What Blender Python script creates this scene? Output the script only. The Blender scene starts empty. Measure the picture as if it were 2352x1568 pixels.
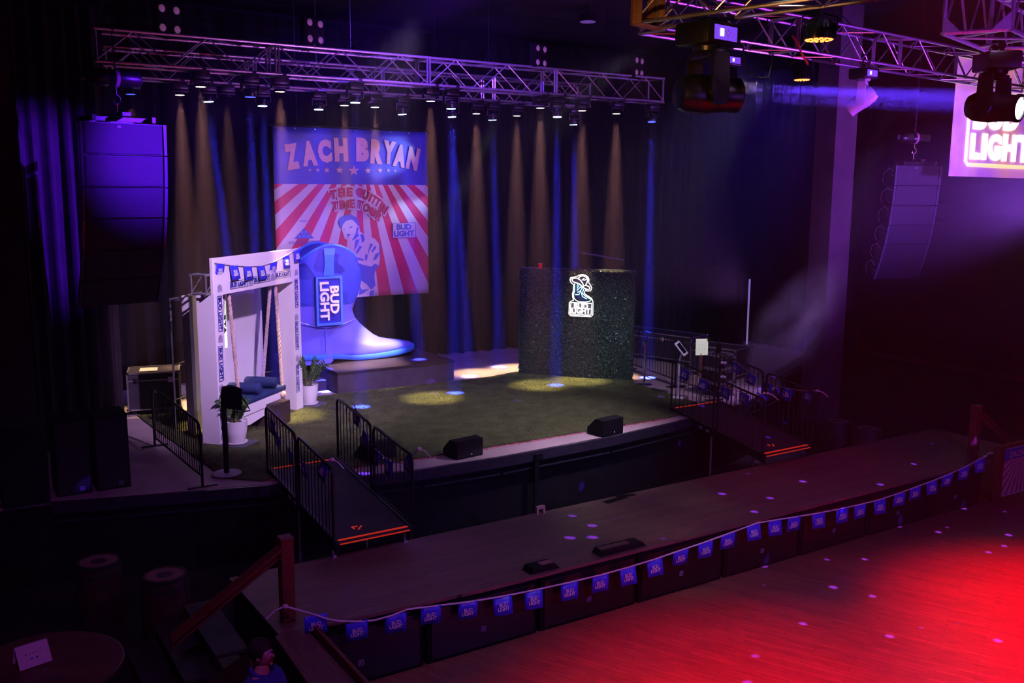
import bpy, bmesh, math, random
from mathutils import Vector, Matrix, Quaternion
R = random.Random(7)
pi = math.pi
C = bpy.context.scene.collection
SC = bpy.context.scene

# ------------------------------------------------------------------ camera
F_PX, CX, CY, HC = 2160.0, 1176.0, 784.0, 5.67      # focal length in pixels of the 2352x1568 frame, eye height
YAW, PITCH, ROLL = math.radians(57.7), math.atan(348/2160), math.atan(0.006)
fw = Vector((math.cos(YAW)*math.cos(PITCH), math.sin(YAW)*math.cos(PITCH), -math.sin(PITCH)))
r0 = Vector((math.sin(YAW), -math.cos(YAW), 0)); u0 = r0.cross(fw)
rt = r0*math.cos(ROLL) + u0*math.sin(ROLL); up = u0*math.cos(ROLL) - r0*math.sin(ROLL)
EYE = Vector((0, 0, HC))
cam_d = bpy.data.cameras.new('camera'); cam = bpy.data.objects.new('camera', cam_d); C.objects.link(cam)
cam.matrix_world = Matrix(((rt.x, up.x, -fw.x, 0), (rt.y, up.y, -fw.y, 0), (rt.z, up.z, -fw.z, HC), (0, 0, 0, 1)))
cam_d.sensor_width = 36; cam_d.lens = 36*F_PX/2352; cam_d.clip_start = .1; cam_d.clip_end = 200
SC.camera = cam
def P(px, py, z=None, y=None, x=None, d=None):      # a point of the place from where the photograph shows it and one known coordinate
    v = rt*((px-CX)/F_PX) - up*((py-CY)/F_PX) + fw
    t = d if d is not None else (z-HC)/v.z if z is not None else y/v.y if y is not None else x/v.x
    return EYE + v*t

# ------------------------------------------------------------------ view, world
SC.view_settings.view_transform = 'Standard'; SC.view_settings.look = 'None'
SC.view_settings.exposure = 0.0; SC.view_settings.gamma = 1.0; SC.view_settings.use_curve_mapping = False
cy = SC.cycles
cy.max_bounces = 4; cy.diffuse_bounces = 2; cy.glossy_bounces = 2; cy.transmission_bounces = 3; cy.transparent_max_bounces = 8
cy.use_adaptive_sampling = True; cy.adaptive_threshold = .12; cy.adaptive_min_samples = 20; cy.volume_bounces = 0; cy.caustics_reflective = False; cy.caustics_refractive = False
cy.sample_clamp_indirect = 3.0
W = bpy.data.worlds.new('world'); SC.world = W; W.use_nodes = True
W.node_tree.nodes['Background'].inputs[0].default_value = (.35, .2, 1, 1)
W.node_tree.nodes['Background'].inputs[1].default_value = .0012

S, TH = 1.27, 0.80          # stage height, runway height above the dance floor

# ------------------------------------------------------------------ lights that fill the room
def aim(o, tgt):
    d = (Vector(tgt) - o.location).normalized()
    o.rotation_euler = d.to_track_quat('-Z', 'Y').to_euler()
def spot(name, loc, tgt, col, W_, ang, blend=.5, rad=.1, parent=None, nodes=None):
    l = bpy.data.lights.new(name, 'SPOT'); l.color = col; l.energy = W_; l.spot_size = math.radians(ang); l.spot_blend = blend
    l.shadow_soft_size = rad
    o = bpy.data.objects.new(name, l); C.objects.link(o); o.location = loc; aim(o, tgt)
    if parent is not None: o.parent = parent; o.location = Vector(loc) - parent.location
    return o
def gobo(o, scale, lo, hi, strength, kind='voronoi', seed=0.):
    # a patterned slide in front of the lamp, in the lamp's own directions
    l = o.data; l.use_nodes = True; nt = l.node_tree; n = nt.nodes
    em = [a for a in n if a.type == 'EMISSION'][0]
    tc = n.new('ShaderNodeTexCoord'); mp = n.new('ShaderNodeMapping'); nt.links.new(tc.outputs['Normal'], mp.inputs[0])
    mp.inputs['Location'].default_value = (seed, seed*.7, 0)
    if kind == 'voronoi':
        t = n.new('ShaderNodeTexVoronoi'); out = t.outputs['Distance']
    else:
        t = n.new('ShaderNodeTexNoise'); out = t.outputs['Fac']
    t.inputs['Scale'].default_value = scale; nt.links.new(mp.outputs[0], t.inputs['Vector'])
    r = n.new('ShaderNodeMapRange'); r.inputs['From Min'].default_value = lo; r.inputs['From Max'].default_value = hi
    r.inputs['To Min'].default_value = 0; r.inputs['To Max'].default_value = strength
    nt.links.new(out, r.inputs['Value']); nt.links.new(r.outputs[0], em.inputs['Strength'])
    return mp
# unseen washes and fills
spot('front_wash_lilac', (5.0, 9.9, 7.6), (5.7, 17.8, 2.8), (.72, .44, 1.0), 3900, 44, .7, .10)
spot('stage_wash', (11.2, 10.6, 7.7), (8.8, 15.0, 1.3), (.84, .64, 1.0), 2600, 60, .9, .15)
spot('hedge_wash', (11.8, 10.7, 7.7), (12.9, 17.6, 1.9), (.78, .86, 1.0), 1700, 21, .8, .1)
spot('banner_wash', (9.0, 10.4, 7.7), (8.7, 21.3, 5.4), (.70, .40, 1.0), 1500, 24, .6, .1)
spot('boot_key', (13.0, 15.8, 8.6), (7.9, 20.2, 2.6), (.95, .82, 1.0), 2300, 24, .5, .08)
spot('toe_key', (10.6, 17.3, 7.2), (9.0, 20.0, 2.1), (1, .93, 1.0), 7000, 13, .8, .06)
spot('red_floor_wash', (12.8, 4.2, 9.6), (12.9, 5.0, 0), (1.0, .0, .004), 22000, 45, 1.0, .1)
spot('red_floor_wash', (7.4, 4.4, 9.6), (7.5, 5.4, 0), (1.0, .0, .004), 10000, 48, 1.0, .1)
spot('truss_purple', (9.5, 9.0, 4.2), (9.5, 17.4, 8.2), (.60, .19, 1.0), 1500, 80, .8, .1)
spot('truss_violet_house', (18.5, 7.0, 4.4), (14.5, 10.0, 8.3), (.34, .04, 1.0), 2600, 60, .8, .1)
spot('truss_violet_corner', (10.5, 4.2, 6.4), (13.6, 8.2, 8.3), (.34, .04, 1.0), 1100, 50, .8, .1)
spot('truss_magenta', (12.5, 6.0, 3.0), (13.5, 10.8, 8.1), (1.0, .10, .40), 300, 50, .8, .1)
spot('truss_amber', (6.4, 8.0, 6.6), (9.0, 9.2, 8.1), (1.0, .42, .12), 150, 60, .8, .05)
spot('array_blue', (8.5, 7.0, 8.8), (3.1, 14.4, 6.4), (.20, .01, 1.0), 3300, 9, 1.0, .1)
spot('curtain_blue', (6.4, 9.5, 8.4), (1.9, 17.0, 5.4), (.12, .01, 1.0), 14000, 22, .8, .06)
spot('far_right_violet', P(2500, 470, d=17), P(1900, 380, d=22), (.32, .08, 1.0), 2300, 80, .9, .3)
spot('far_right_blue', (16.4, 16.8, 9.2), (20.7, 19.8, 6.4), (.12, .02, 1.0), 3000, 66, .9, .2)
spot('column_violet', (13, 9.0, 8.0), (18.8, 15.4, 4.0), (.5, .14, .8), 60, 34, .8, .2)
spot('runway_wash', (10, 5.0, 9.3), (8.4, 10.8, .8), (.66, .36, .95), 620, 70, 1, .2)
spot('runway_patch', (9.0, 7.5, 9.4), (9.2, 10.6, .8), (.85, .85, .75), 420, 24, 1, .1)
spot('corner_glow', (.5, 2.2, 9.0), (1.8, 9.8, .8), (.42, .06, .6), 900, 50, .9, .1)
ff = spot('mirror_flecks', (13.0, 5.0, 9.3), (11.5, 7.9, 0), (.14, .03, 1.0), 42000, 95, .4, .01); gobo(ff, 20.0, .13, .08, 1.0)
bg = spot('banner_streaks', (15.0, 15.5, 7.6), (9.9, 21.3, 5.9), (.38, .55, 1.0), 3000, 20, .7, .05); gobo(bg, 6.0, .50, .60, 1.0, 'noise')
spot('flag_violet', (9.0, .6, 5.2), (10.5, 9.4, .7), (.34, .10, 1.0), 1100, 95, .9, .1)
spot('right_stage_wash', (12.8, 10.7, 7.7), (14.4, 15.9, 1.9), (.80, .60, 1.0), 750, 34, .8, .1)
spot('back_curtain_blue', (9.0, 14.5, 9.2), (9.5, 22.2, 4.5), (.16, .04, 1.0), 1500, 100, .8, .2)
spot('plume_violet', (15.5, 11.2, 7.7), P(1835, 735, d=19.5), (.50, .26, 1.0), 1500, 20, .9, .1)
# ------------------------------------------------------------------ materials
def mat(name, col, rough=.6, metal=0., em=None, ems=0., noise=0., nscale=8., bump=0., bscale=40., spec=.5, alpha=None):
    m = bpy.data.materials.new(name); m.use_nodes = True; nt = m.node_tree; b = nt.nodes['Principled BSDF']
    b.inputs['Base Color'].default_value = (*col, 1); b.inputs['Roughness'].default_value = rough; b.inputs['Metallic'].default_value = metal
    b.inputs['Specular IOR Level'].default_value = spec
    if em: b.inputs['Emission Color'].default_value = (*em, 1); b.inputs['Emission Strength'].default_value = ems
    tc = nt.nodes.new('ShaderNodeTexCoord')
    if noise:
        t = nt.nodes.new('ShaderNodeTexNoise'); t.inputs['Scale'].default_value = nscale; t.inputs['Detail'].default_value = 5
        nt.links.new(tc.outputs['Object'], t.inputs['Vector'])
        r = nt.nodes.new('ShaderNodeValToRGB'); r.color_ramp.elements[0].position = .3; r.color_ramp.elements[1].position = .7
        r.color_ramp.elements[0].color = (*[c*(1-noise) for c in col], 1); r.color_ramp.elements[1].color = (*[min(1, c*(1+noise)) for c in col], 1)
        nt.links.new(t.outputs['Fac'], r.inputs[0]); nt.links.new(r.outputs[0], b.inputs['Base Color'])
    if bump:
        t = nt.nodes.new('ShaderNodeTexNoise'); t.inputs['Scale'].default_value = bscale; t.inputs['Detail'].default_value = 4
        nt.links.new(tc.outputs['Object'], t.inputs['Vector'])
        bp = nt.nodes.new('ShaderNodeBump'); bp.inputs['Strength'].default_value = bump; bp.inputs['Distance'].default_value = .02
        nt.links.new(t.outputs['Fac'], bp.inputs['Height']); nt.links.new(bp.outputs[0], b.inputs['Normal'])
    return m
def wood_mat(name, c1, c2, plank=.13, length=1.6, rough=.4, gap=.004, rot=0., spec=.5):
    # boards running along x: brick texture for the boards, stretched noise for the grain
    m = bpy.data.materials.new(name); m.use_nodes = True; nt = m.node_tree; n = nt.nodes; b = n['Principled BSDF']
    b.inputs['Roughness'].default_value = rough; b.inputs['Specular IOR Level'].default_value = spec
    tc = n.new('ShaderNodeTexCoord'); mp = n.new('ShaderNodeMapping'); nt.links.new(tc.outputs['Object'], mp.inputs[0]); mp.inputs['Rotation'].default_value = (0, 0, rot)
    br = n.new('ShaderNodeTexBrick'); nt.links.new(mp.outputs[0], br.inputs['Vector'])
    br.inputs['Scale'].default_value = 1; br.inputs['Brick Width'].default_value = length; br.inputs['Row Height'].default_value = plank
    br.inputs['Mortar Size'].default_value = gap; br.inputs['Color1'].default_value = (*c1, 1); br.inputs['Color2'].default_value = (*c2, 1)
    br.inputs['Mortar'].default_value = (*[c*.25 for c in c1], 1); br.offset = .37; br.inputs['Bias'].default_value = 0
    m2 = n.new('ShaderNodeMapping'); m2.inputs['Scale'].default_value = (1.2, 14, 14); nt.links.new(mp.outputs[0], m2.inputs[0])
    ns = n.new('ShaderNodeTexNoise'); ns.inputs['Scale'].default_value = 2.5; ns.inputs['Detail'].default_value = 6; nt.links.new(m2.outputs[0], ns.inputs['Vector'])
    r = n.new('ShaderNodeValToRGB'); r.color_ramp.elements[0].position = .3; r.color_ramp.elements[0].color = (.55, .55, .55, 1); r.color_ramp.elements[1].position = .7
    nt.links.new(ns.outputs['Fac'], r.inputs[0])
    mx = n.new('ShaderNodeMix'); mx.data_type = 'RGBA'; mx.blend_type = 'MULTIPLY'; mx.inputs['Factor'].default_value = 1
    nt.links.new(br.outputs['Color'], mx.inputs['A']); nt.links.new(r.outputs[0], mx.inputs['B']); nt.links.new(mx.outputs['Result'], b.inputs['Base Color'])
    return m
BLK = mat('black_metal', (.008, .008, .010), .35, .0)
BLKM = mat('black_matte', (.006, .006, .007), .75, spec=.15, bump=.2, noise=.3)
BLKP = mat('black_painted_wood', (.007, .006, .008), .6, spec=.2, noise=.4, nscale=3, bump=.2, bscale=30)
ALU = mat('truss_aluminium', (.62, .6, .6), .32, .85, noise=.15, nscale=20)
CHR = mat('chrome', (.8, .8, .8), .15, 1., noise=.05)
WHT = mat('white_panel', (.80, .78, .78), .5, noise=.03, nscale=2)
WHP = mat('white_ceramic', (.82, .8, .8), .25, noise=.02)
NAVY = mat('navy_print', (.012, .02, .30), .5, noise=.05)
FLAG = mat('flag_blue_vinyl', (.05, .05, .85), .35, noise=.12, nscale=12)
PRW = mat('white_print', (.75, .75, .8), .5, noise=.03)
CREST = mat('pale_grey_print', (.38, .36, .5), .6, noise=.05)
ROPE = mat('natural_rope', (.55, .42, .34), .9, bump=.5, bscale=60, noise=.2)
STRW = mat('white_tape', (.75, .72, .78), .5, noise=.05)
ORG = mat('orange_tape_added_glow', (1.0, .06, .02), .6, em=(1, .05, .01), ems=.3)  # faint emission added to brighten the tape
FCUSH = mat('navy_cushion_fabric', (.015, .035, .13), .7, noise=.2, bump=.2, bscale=200)
LWOOD = wood_mat('red_brown_timber', (.20, .055, .028), (.17, .045, .022), 3., 6., .55, 0)
DKW = mat('dark_timber', (.05, .025, .016), .6, noise=.5, nscale=6)
PLY = mat('plywood', (.42, .22, .10), .6, noise=.25, nscale=5)
LEAF = mat('dark_green_leaf', (.035, .10, .022), .4, noise=.3)
SOIL = mat('potting_soil', (.02, .012, .008), .95, noise=.4, nscale=60)
# ------------------------------------------------------------------ mesh building
class MB:
    def __init__(s): s.v = []; s.f = []; s.m = []; s.mi = 0
    def add(s, vs, fs):
        o = len(s.v); s.v += [Vector(a) for a in vs]
        for f in fs: s.f.append([o+i for i in f]); s.m.append(s.mi)
        return s
    def box(s, c, d, X=(1, 0, 0), Y=(0, 1, 0), Z=(0, 0, 1), bev=0.):
        c = Vector(c); X = Vector(X)*d[0]/2; Y = Vector(Y)*d[1]/2; Z = Vector(Z)*d[2]/2
        if not bev:
            return s.add([c+X*a+Y*b+Z*e for e in (-1, 1) for b in (-1, 1) for a in (-1, 1)], [(0, 2, 3, 1), (4, 5, 7, 6), (0, 1, 5, 4), (2, 6, 7, 3), (0, 4, 6, 2), (1, 3, 7, 5)])
        bm = bmesh.new(); bmesh.ops.create_cube(bm, size=1)
        for v in bm.verts: v.co = Vector((v.co.x*d[0], v.co.y*d[1], v.co.z*d[2]))
        bmesh.ops.bevel(bm, geom=bm.edges[:], offset=bev, segments=2, profile=.5, affect='EDGES')
        X.normalize(); Y.normalize(); Z.normalize()
        bm.verts.ensure_lookup_table()
        s.add([c+X*v.co.x+Y*v.co.y+Z*v.co.z for v in bm.verts], [[v.index for v in f.verts] for f in bm.faces]); bm.free(); return s
    def tube(s, a, b, r, n=8, r2=None, cap=True):
        return s.path([a, b], r, n, cap, r2)
    def path(s, pts, r, n=8, cap=True, r2=None, closed=False, twist=0):
        pts = [Vector(p) for p in pts]; k = len(pts); o = len(s.v); rr = r if isinstance(r, (list, tuple)) else [r + ((r2 if r2 is not None else r)-r)*i/(k-1) for i in range(k)]
        prev = None
        for i, p in enumerate(pts):
            if closed: t = pts[(i+1) % k]-pts[i-1]
            else: t = (pts[min(i+1, k-1)]-pts[max(i-1, 0)])
            t.normalize()
            if prev is None:
                a = Vector((0, 0, 1)) if abs(t.z) < .9 else Vector((1, 0, 0)); u = t.cross(a).normalized()
            else: u = (prev - t*prev.dot(t)).normalized()
            prev = u; w = t.cross(u)
            for j in range(n):
                g = 2*pi*j/n + twist*i; s.v.append(p+(u*math.cos(g)+w*math.sin(g))*rr[i])
        for i in range(k if closed else k-1):
            for j in range(n):
                A = o+i*n; B = o+((i+1) % k)*n; s.f.append([A+j, A+(j+1) % n, B+(j+1) % n, B+j]); s.m.append(s.mi)
        if cap and not closed:
            s.f.append([o+j for j in range(n)][::-1]); s.m.append(s.mi); s.f.append([o+(k-1)*n+j for j in range(n)]); s.m.append(s.mi)
        return s
    def lathe(s, c, prof, n=24, axis=(0, 0, 1), cap=True):
        c = Vector(c); ax = Vector(axis).normalized(); a = Vector((0, 0, 1)) if abs(ax.z) < .9 else Vector((1, 0, 0)); u = ax.cross(a).normalized(); w = ax.cross(u); o = len(s.v)
        for r, h in prof:
            for j in range(n): g = 2*pi*j/n; s.v.append(c+ax*h+(u*math.cos(g)+w*math.sin(g))*r)
        for i in range(len(prof)-1):
            for j in range(n): A = o+i*n; B = A+n; s.f.append([A+j, A+(j+1) % n, B+(j+1) % n, B+j]); s.m.append(s.mi)
        if cap:
            s.f.append([o+j for j in range(n)][::-1]); s.m.append(s.mi); q = o+(len(prof)-1)*n; s.f.append([q+j for j in range(n)]); s.m.append(s.mi)
        return s
    def prism(s, poly, o, X, Y, h):   # polygon in the X,Y plane at o, thickness h along X x Y
        o = Vector(o); X = Vector(X).normalized(); Y = Vector(Y).normalized(); N = X.cross(Y).normalized(); k = len(poly)
        b = [o+X*p[0]+Y*p[1] for p in poly]
        return s.add(b+[p+N*h for p in b], [list(range(k))[::-1], [k+i for i in range(k)]]+[[i, (i+1) % k, k+(i+1) % k, k+i] for i in range(k)])
    def extr(s, poly, z0, z1):
        return s.prism(poly, (0, 0, z0), (1, 0, 0), (0, 1, 0), z1-z0)
    def build(s, name, m, parent=None, smooth=False, auto=None):
        me = bpy.data.meshes.new(name)
        off = Vector((0, 0, 0)); p = parent
        while p is not None: off += p.location; p = p.parent
        me.from_pydata([tuple(v-off) for v in s.v], [], s.f)
        ms = m if isinstance(m, (list, tuple)) else [m]
        for q in ms: me.materials.append(q)
        if len(ms) > 1: me.polygons.foreach_set('material_index', s.m)
        bm = bmesh.new(); bm.from_mesh(me); bmesh.ops.recalc_face_normals(bm, faces=bm.faces); bm.to_mesh(me); bm.free()
        if smooth:
            me.polygons.foreach_set('use_smooth', [True]*len(me.polygons))
            me.set_sharp_from_angle(angle=math.radians(auto or 40))
        o = bpy.data.objects.new(name, me); C.objects.link(o)
        if parent is not None: o.parent = parent
        return o
def tag(o, label, cat, group=None, kind=None):
    o['label'] = label; o['category'] = cat
    if group: o['group'] = group
    if kind: o['kind'] = kind
    return o
def thing(name, label, cat, loc=(0, 0, 0), group=None):
    o = bpy.data.objects.new(name, None); C.objects.link(o); o.location = loc; o.empty_display_size = .1
    return tag(o, label, cat, group)
def struct(name, mb, m, smooth=False):
    o = mb.build(name, m, None, smooth); o['kind'] = 'structure'; return o
def dup(o, label=None, loc=None, rz=None, parent=None):
    c = o.copy(); C.objects.link(c); c.parent = parent
    if label: c['label'] = label
    if loc is not None: c.location = loc
    if rz is not None: c.rotation_euler = (0, 0, rz)
    for ch in list(o.children): dup(ch, parent=c)
    return c
_tx = {}
def text_data(body, m, bold=.02, extr=.003, sx=1., spacing=1., line=.82):
    k = (body, m.name, bold, extr, sx, spacing)
    if k in _tx: return _tx[k]
    cu = bpy.data.curves.new('lettering', 'FONT'); cu.body = body; cu.size = 1; cu.offset = bold; cu.extrude = extr
    cu.align_x = 'CENTER'; cu.align_y = 'CENTER'; cu.space_character = spacing; cu.space_line = line; cu.resolution_u = 3
    o = bpy.data.objects.new('lettering', cu); C.objects.link(o)
    dg = bpy.context.evaluated_depsgraph_get(); me = bpy.data.meshes.new_from_object(o.evaluated_get(dg)); bpy.data.objects.remove(o); bpy.data.curves.remove(cu)
    xs = [v.co.x for v in me.vertices]; ys = [v.co.y for v in me.vertices]; mx, my = (max(xs)+min(xs))/2, (max(ys)+min(ys))/2
    for v in me.vertices: v.co.x = (v.co.x-mx)*sx; v.co.y -= my
    me.name = 'lettering'; me.materials.clear(); me.materials.append(m); me['w'] = (max(xs)-min(xs))*sx; me['h'] = max(ys)-min(ys)
    _tx[k] = me; return me
def put(name, me, parent, o, X, Y, w=None, h=None):   # lays flat lettering at o with its width along X and its height along Y
    X = Vector(X).normalized(); Y = Vector(Y); Y = (Y-X*Y.dot(X)).normalized(); N = X.cross(Y)
    sx = w/me['w'] if w else h/me['h']; sy = h/me['h'] if h else sx
    ob = bpy.data.objects.new(name, me); C.objects.link(ob)
    off = Vector((0, 0, 0)); p = parent
    while p is not None: off += p.location; p = p.parent
    q = Vector(o)-off; ob.parent = parent
    ob.matrix_local = Matrix(((X.x*sx, Y.x*sy, N.x, q.x), (X.y*sx, Y.y*sy, N.y, q.y), (X.z*sx, Y.z*sy, N.z, q.z), (0, 0, 0, 1)))
    return ob
Zv = Vector((0, 0, 1))
def lerp(a, b, t): return Vector(a)*(1-t)+Vector(b)*t
# ================================================================== the place
FLW = wood_mat('dance_floor_boards', (.36, .15, .09), (.27, .11, .07), .09, 1.3, .36, .002, rot=-2.02, spec=.4)
RUN = wood_mat('runway_boards', (.25, .135, .105), (.19, .10, .08), .12, 1.4, .45, .002)
STW = mat('stage_deck', (.46, .36, .36), .5, noise=.12, nscale=1.5, bump=.1)
DRK = mat('dark_wall', (.012, .009, .014), .8, noise=.4, nscale=2)
CEI = mat('dark_ceiling', (.006, .006, .008), .9, noise=.3)
struct('floor', MB().box((11, 10, -.05), (40, 32, .1)), FLW)
struct('ceiling', MB().box((11, 10, 10.05), (40, 32, .1)), CEI)
struct('wall_back', MB().box((11, 24.05, 5), (40, .1, 10)), DRK)
struct('wall_left', MB().box((-3.6, 10, 5), (.1, 32, 10)), DRK)
struct('wall_right', MB().box((29.05, 10, 5), (.1, 32, 10)), DRK)
# stage with its bowed front edge
front = [(-3.5, 14.6), (1.34, 14.33), (2.12, 14.08), (4.13, 13.53), (5.3, 13.24), (6.56, 13.04), (8.0, 12.98), (8.68, 13.01), (10.4, 13.08), (12.04, 13.28), (14.4, 13.75), (16.6, 14.6), (17.7, 15.9), (20.8, 17.4)]
poly = front + [(20.8, 23.9), (-3.5, 23.9)]
struct('stage', MB().extr(poly, S-.05, S), STW)
poly2 = [(x, y+.06) for x, y in front] + [(20.7, 23.8), (-3.4, 23.8)]
struct('stage_front', MB().extr(poly2, 0.0, S-.05), BLKP)
m = MB()
for a, b in zip(front[1:-1], front[2:]):
    a = Vector((*a, 0)); b = Vector((*b, 0)); t = (b-a).normalized(); n = Vector((t.y, -t.x, 0)); L = (b-a).length
    m.box((a+b)/2+n*.03+Zv*(S-.09), (L, .08, .17), t, n)
    m.box((a+b)/2+n*.025+Zv*(S-.30), (L-.06, .03, .025), t, n)
struct('trim_1', m, mat('stage_edge_trim', (.03, .026, .04), .35, noise=.3))
# runway
q = P(525, 1325, z=TH)
struct('runway', MB().extr([(q.x, 11.44), (3.05, 9.62), (3.9, 9.56), (5.6, 9.46), (17.7, 9.45), (17.7, 11.44)], TH-.04, TH), RUN)
struct('runway_front', MB().extr([(q.x+.04, 11.4), (3.12, 9.68), (4, 9.62), (4, 10.3), (17.6, 10.3), (17.6, 11.4)], 0, TH-.04), BLKP)

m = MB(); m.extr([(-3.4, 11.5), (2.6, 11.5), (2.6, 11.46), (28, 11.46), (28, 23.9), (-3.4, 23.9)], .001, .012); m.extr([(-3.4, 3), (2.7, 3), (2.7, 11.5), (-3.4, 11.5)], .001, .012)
struct('floor_shade_sheet', m, mat('painted_floor_shade', (.012, .010, .010), .8, noise=.3, bump=.2, bscale=50))  # dark sheet put in for the shade over pit and left corner
# ================================================================== trusses
def truss_section(mb, a, b, side, h=.52, w=.52, n=5, rc=.026, rd=.013, flip=0):
    a = Vector(a); b = Vector(b); t = (b-a).normalized(); sd = Vector(side).normalized()*w; u = Zv*h
    cor = [a, a+sd, a+u, a+sd+u]
    for c in cor: mb.tube(c, c+(b-a), rc, 8)
    for e in (a+t*.03, b-t*.03):
        for p, q in ((e, e+u), (e+sd, e+sd+u), (e, e+sd), (e+u, e+sd+u)): mb.tube(p, q, rc*.9, 6)
    L = (b-a)
    for i in range(n):
        f0, f1 = i/n, (i+1)/n; lo = (i+flip) % 2 == 0
        for o in (Vector((0, 0, 0)), sd):
            p, q = a+o+L*f0, a+o+L*f1
            mb.tube(p if lo else p+u, q+u if lo else q, rd, 6)
        for o in (Vector((0, 0, 0)), u):
            p, q = a+o+L*f0, a+o+L*f1
            mb.tube(p+sd if lo else p, q if lo else q+sd, rd, 6)
def truss(name, label, a, b, side, nsec, h=.52, w=.52, n=5, rc=.026, rd=.013, m=ALU):
    t = thing(name, label, 'truss', a); a = Vector(a); b = Vector(b)
    for i in range(nsec):
        mb = MB(); truss_section(mb, lerp(a, b, i/nsec), lerp(a, b, (i+1)/nsec), side, h, w, n, rc, rd, i*n)
        mb.build('truss_section', m, t, smooth=True)
        q = lerp(a, b, (i+.5)/nsec)+Vector(side).normalized()*w/2+Zv*h; MB().tube(q, (q.x, q.y, 10.0), .008, 5).path([q-Vector(side).normalized()*w/2, q+Zv*.25, q+Vector(side).normalized()*w/2], .008, 5).build('hanging_cable', BLK, t)
    return t
YF, YR, ZT = 17.16, 19.2, 7.72
FT = truss('lighting_truss', 'long silver box truss over the front of the stage, nearer of the two parallel trusses', (2.72, YF, ZT), (14.99, YF, ZT), (0, 1, 0), 4)
RT = truss('lighting_truss', 'long silver box truss hanging behind and parallel to the front stage truss', (3.2, YR, ZT), (14.4, YR, ZT), (0, 1, 0), 4)

# ------------------------------------------------------------------ stage lamps
LENSW = mat('lit_lens_warm', (1, 1, 1), em=(1, .82, .55), ems=9.)
LENSB = mat('lit_lens_blue', (1, 1, 1), em=(.35, .6, 1), ems=9.)
LENSD = mat('dim_lens_blue', (.2, .2, .6), em=(.08, .12, 1), ems=1.5)
def stage_lamp(kind, lens, ztop, tgt, label, lensm, wat, col, ang, blend, dy=0):
    # base clamped under the truss, two arm yoke, head, lens
    long_ = kind == 'moving_head_spot'
    g = 'blue moving head spots under the stage trusses' if long_ else 'warm wash moving heads under the stage trusses'
    t = thing(kind, label, 'stage light', lens, g); x, y, z = lens; H = ztop-z
    rh = .115 if long_ else .105
    mb = MB(); mb.box((x, y, ztop-.10), (.30, .24, .12), bev=.02); mb.build('base', BLK, t, smooth=True)
    c = MB(); c.box((x, y, ztop-.036), (.24, .60, .02))
    for s in (-.26, .26): c.box((x, y+s, ztop-.012), (.07, .07, .06))
    c.build('clamp_bracket', CHR, t)
    yk = MB(); yk.box((x, y, ztop-.185), (.34, .12, .045), bev=.012)
    for s in (-1, 1): yk.box((x+s*.155, y, ztop-.185-(H-.2)*.33), (.035, .11, (H-.2)*.66), bev=.01)
    yk.build('yoke', BLK, t, smooth=True)
    d = (Vector(tgt)-Vector(lens)).normalized(); hl = H-.26
    hd = MB(); hd.lathe(lens, [(rh*.9, .0), (rh, .03), (rh, hl*.55), (rh*1.12, hl*.6), (rh*1.1, hl*.9), (rh*.7, hl)], 20, -d); hd.build('head', BLK, t, smooth=True)
    if not long_: MB().lathe(lens, [(rh*1.08, -.012), (rh*1.08, .02)], 20, -d).build('front_ring', BLK, t)
    MB().lathe(Vector(lens)+d*.002, [(rh*.8, 0.), (rh*.8, .012)], 20, d).build('lens', lensm, t)
    if wat: spot('lamp_light', Vector(lens)+d*.03, tgt, col, wat, ang, blend, .08, t)
    return t
HZ = MB()      # haze cones cut to the beam shapes so the shafts show
def beam(lens, tgt, ra, rb, stop=None):
    lens = Vector(lens); tgt = Vector(tgt); d = (tgt-lens).normalized(); L = (tgt-lens).length
    if stop: L *= stop
    HZ.lathe(lens+d*.02, [(ra, 0), (ra+(rb-ra)*.5, L*.5-.02), (rb, L-.09)], 16, d)
warm = [(300, 215, 1, 0), (413, 217, 1, 1), (461, 198, 0, 1), (520, 222, 1, 0), (643, 209, 0, 1), (791, 241, 1, 1), (861, 245, 1, 1), (989, 231, 0, 1),
        (1094, 260, 1, 1), (1187, 265, 1, 1), (1241, 247, 0, 1), (1337, 253, 0, 1), (1416, 260, 0, 1)]
blue = [(479, 233, 1, None), (575, 222, 0, None), (603, 243, 1, (635, 912)), (732, 251, 1, (748, 898)), (816, 235, 0, (830, 937)), (924, 262, 1, (963, 825)),
        (1036, 249, 0, (1045, 905)), (1038, 268, 1, (1078, 864)), (1131, 275, 1, (1147, 842)), (1280, 268, 0, (1277, 887)), (1317, 286, 1, None), (1497, 279, 0, (1487, 867))]
ordw = ['first', 'second', 'third', 'fourth', 'fifth', 'sixth', 'seventh', 'eighth', 'ninth', 'tenth', 'eleventh', 'twelfth', 'thirteenth']
YCF, YCR = YF+.26, YR+.26
for i, (px, py, row, st) in enumerate(warm):
    L = P(px, py, y=YCR if row else YCF); tgt = (L.x, L.y+R.uniform(-.1, .1), S)
    stage_lamp('moving_head_wash', L, ZT, tgt, f'black wash lamp with a warm lit lens pointing down, {ordw[i]} warm lamp from the left', LENSW if st else LENSD, 6500 if st else 2500, (1.0, .66, .34), 15, 1.0)
    beam(L, tgt, .10, .42)
for i, (px, py, row, pool) in enumerate(blue):
    L = P(px, py, y=YCR if row else YCF)
    if pool: tgt = P(*pool, z=S)
    else: tgt = {0: (L.x+.5, L.y, S), 1: (L.x, L.y+.15, S), 10: (L.x+.35, L.y+.2, S)}[i]
    if i == 5: tgt = P(963, 825, z=1.76)
    stage_lamp('moving_head_spot', L, ZT, tgt, f'long black moving head throwing a narrow blue beam, {ordw[i]} blue beam from the left', LENSB if i not in (1, 11) else LENSD, 160000, (.03, .05, 1.0), 3.0, .25)
    beam(L, tgt, .105, .20)
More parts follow.
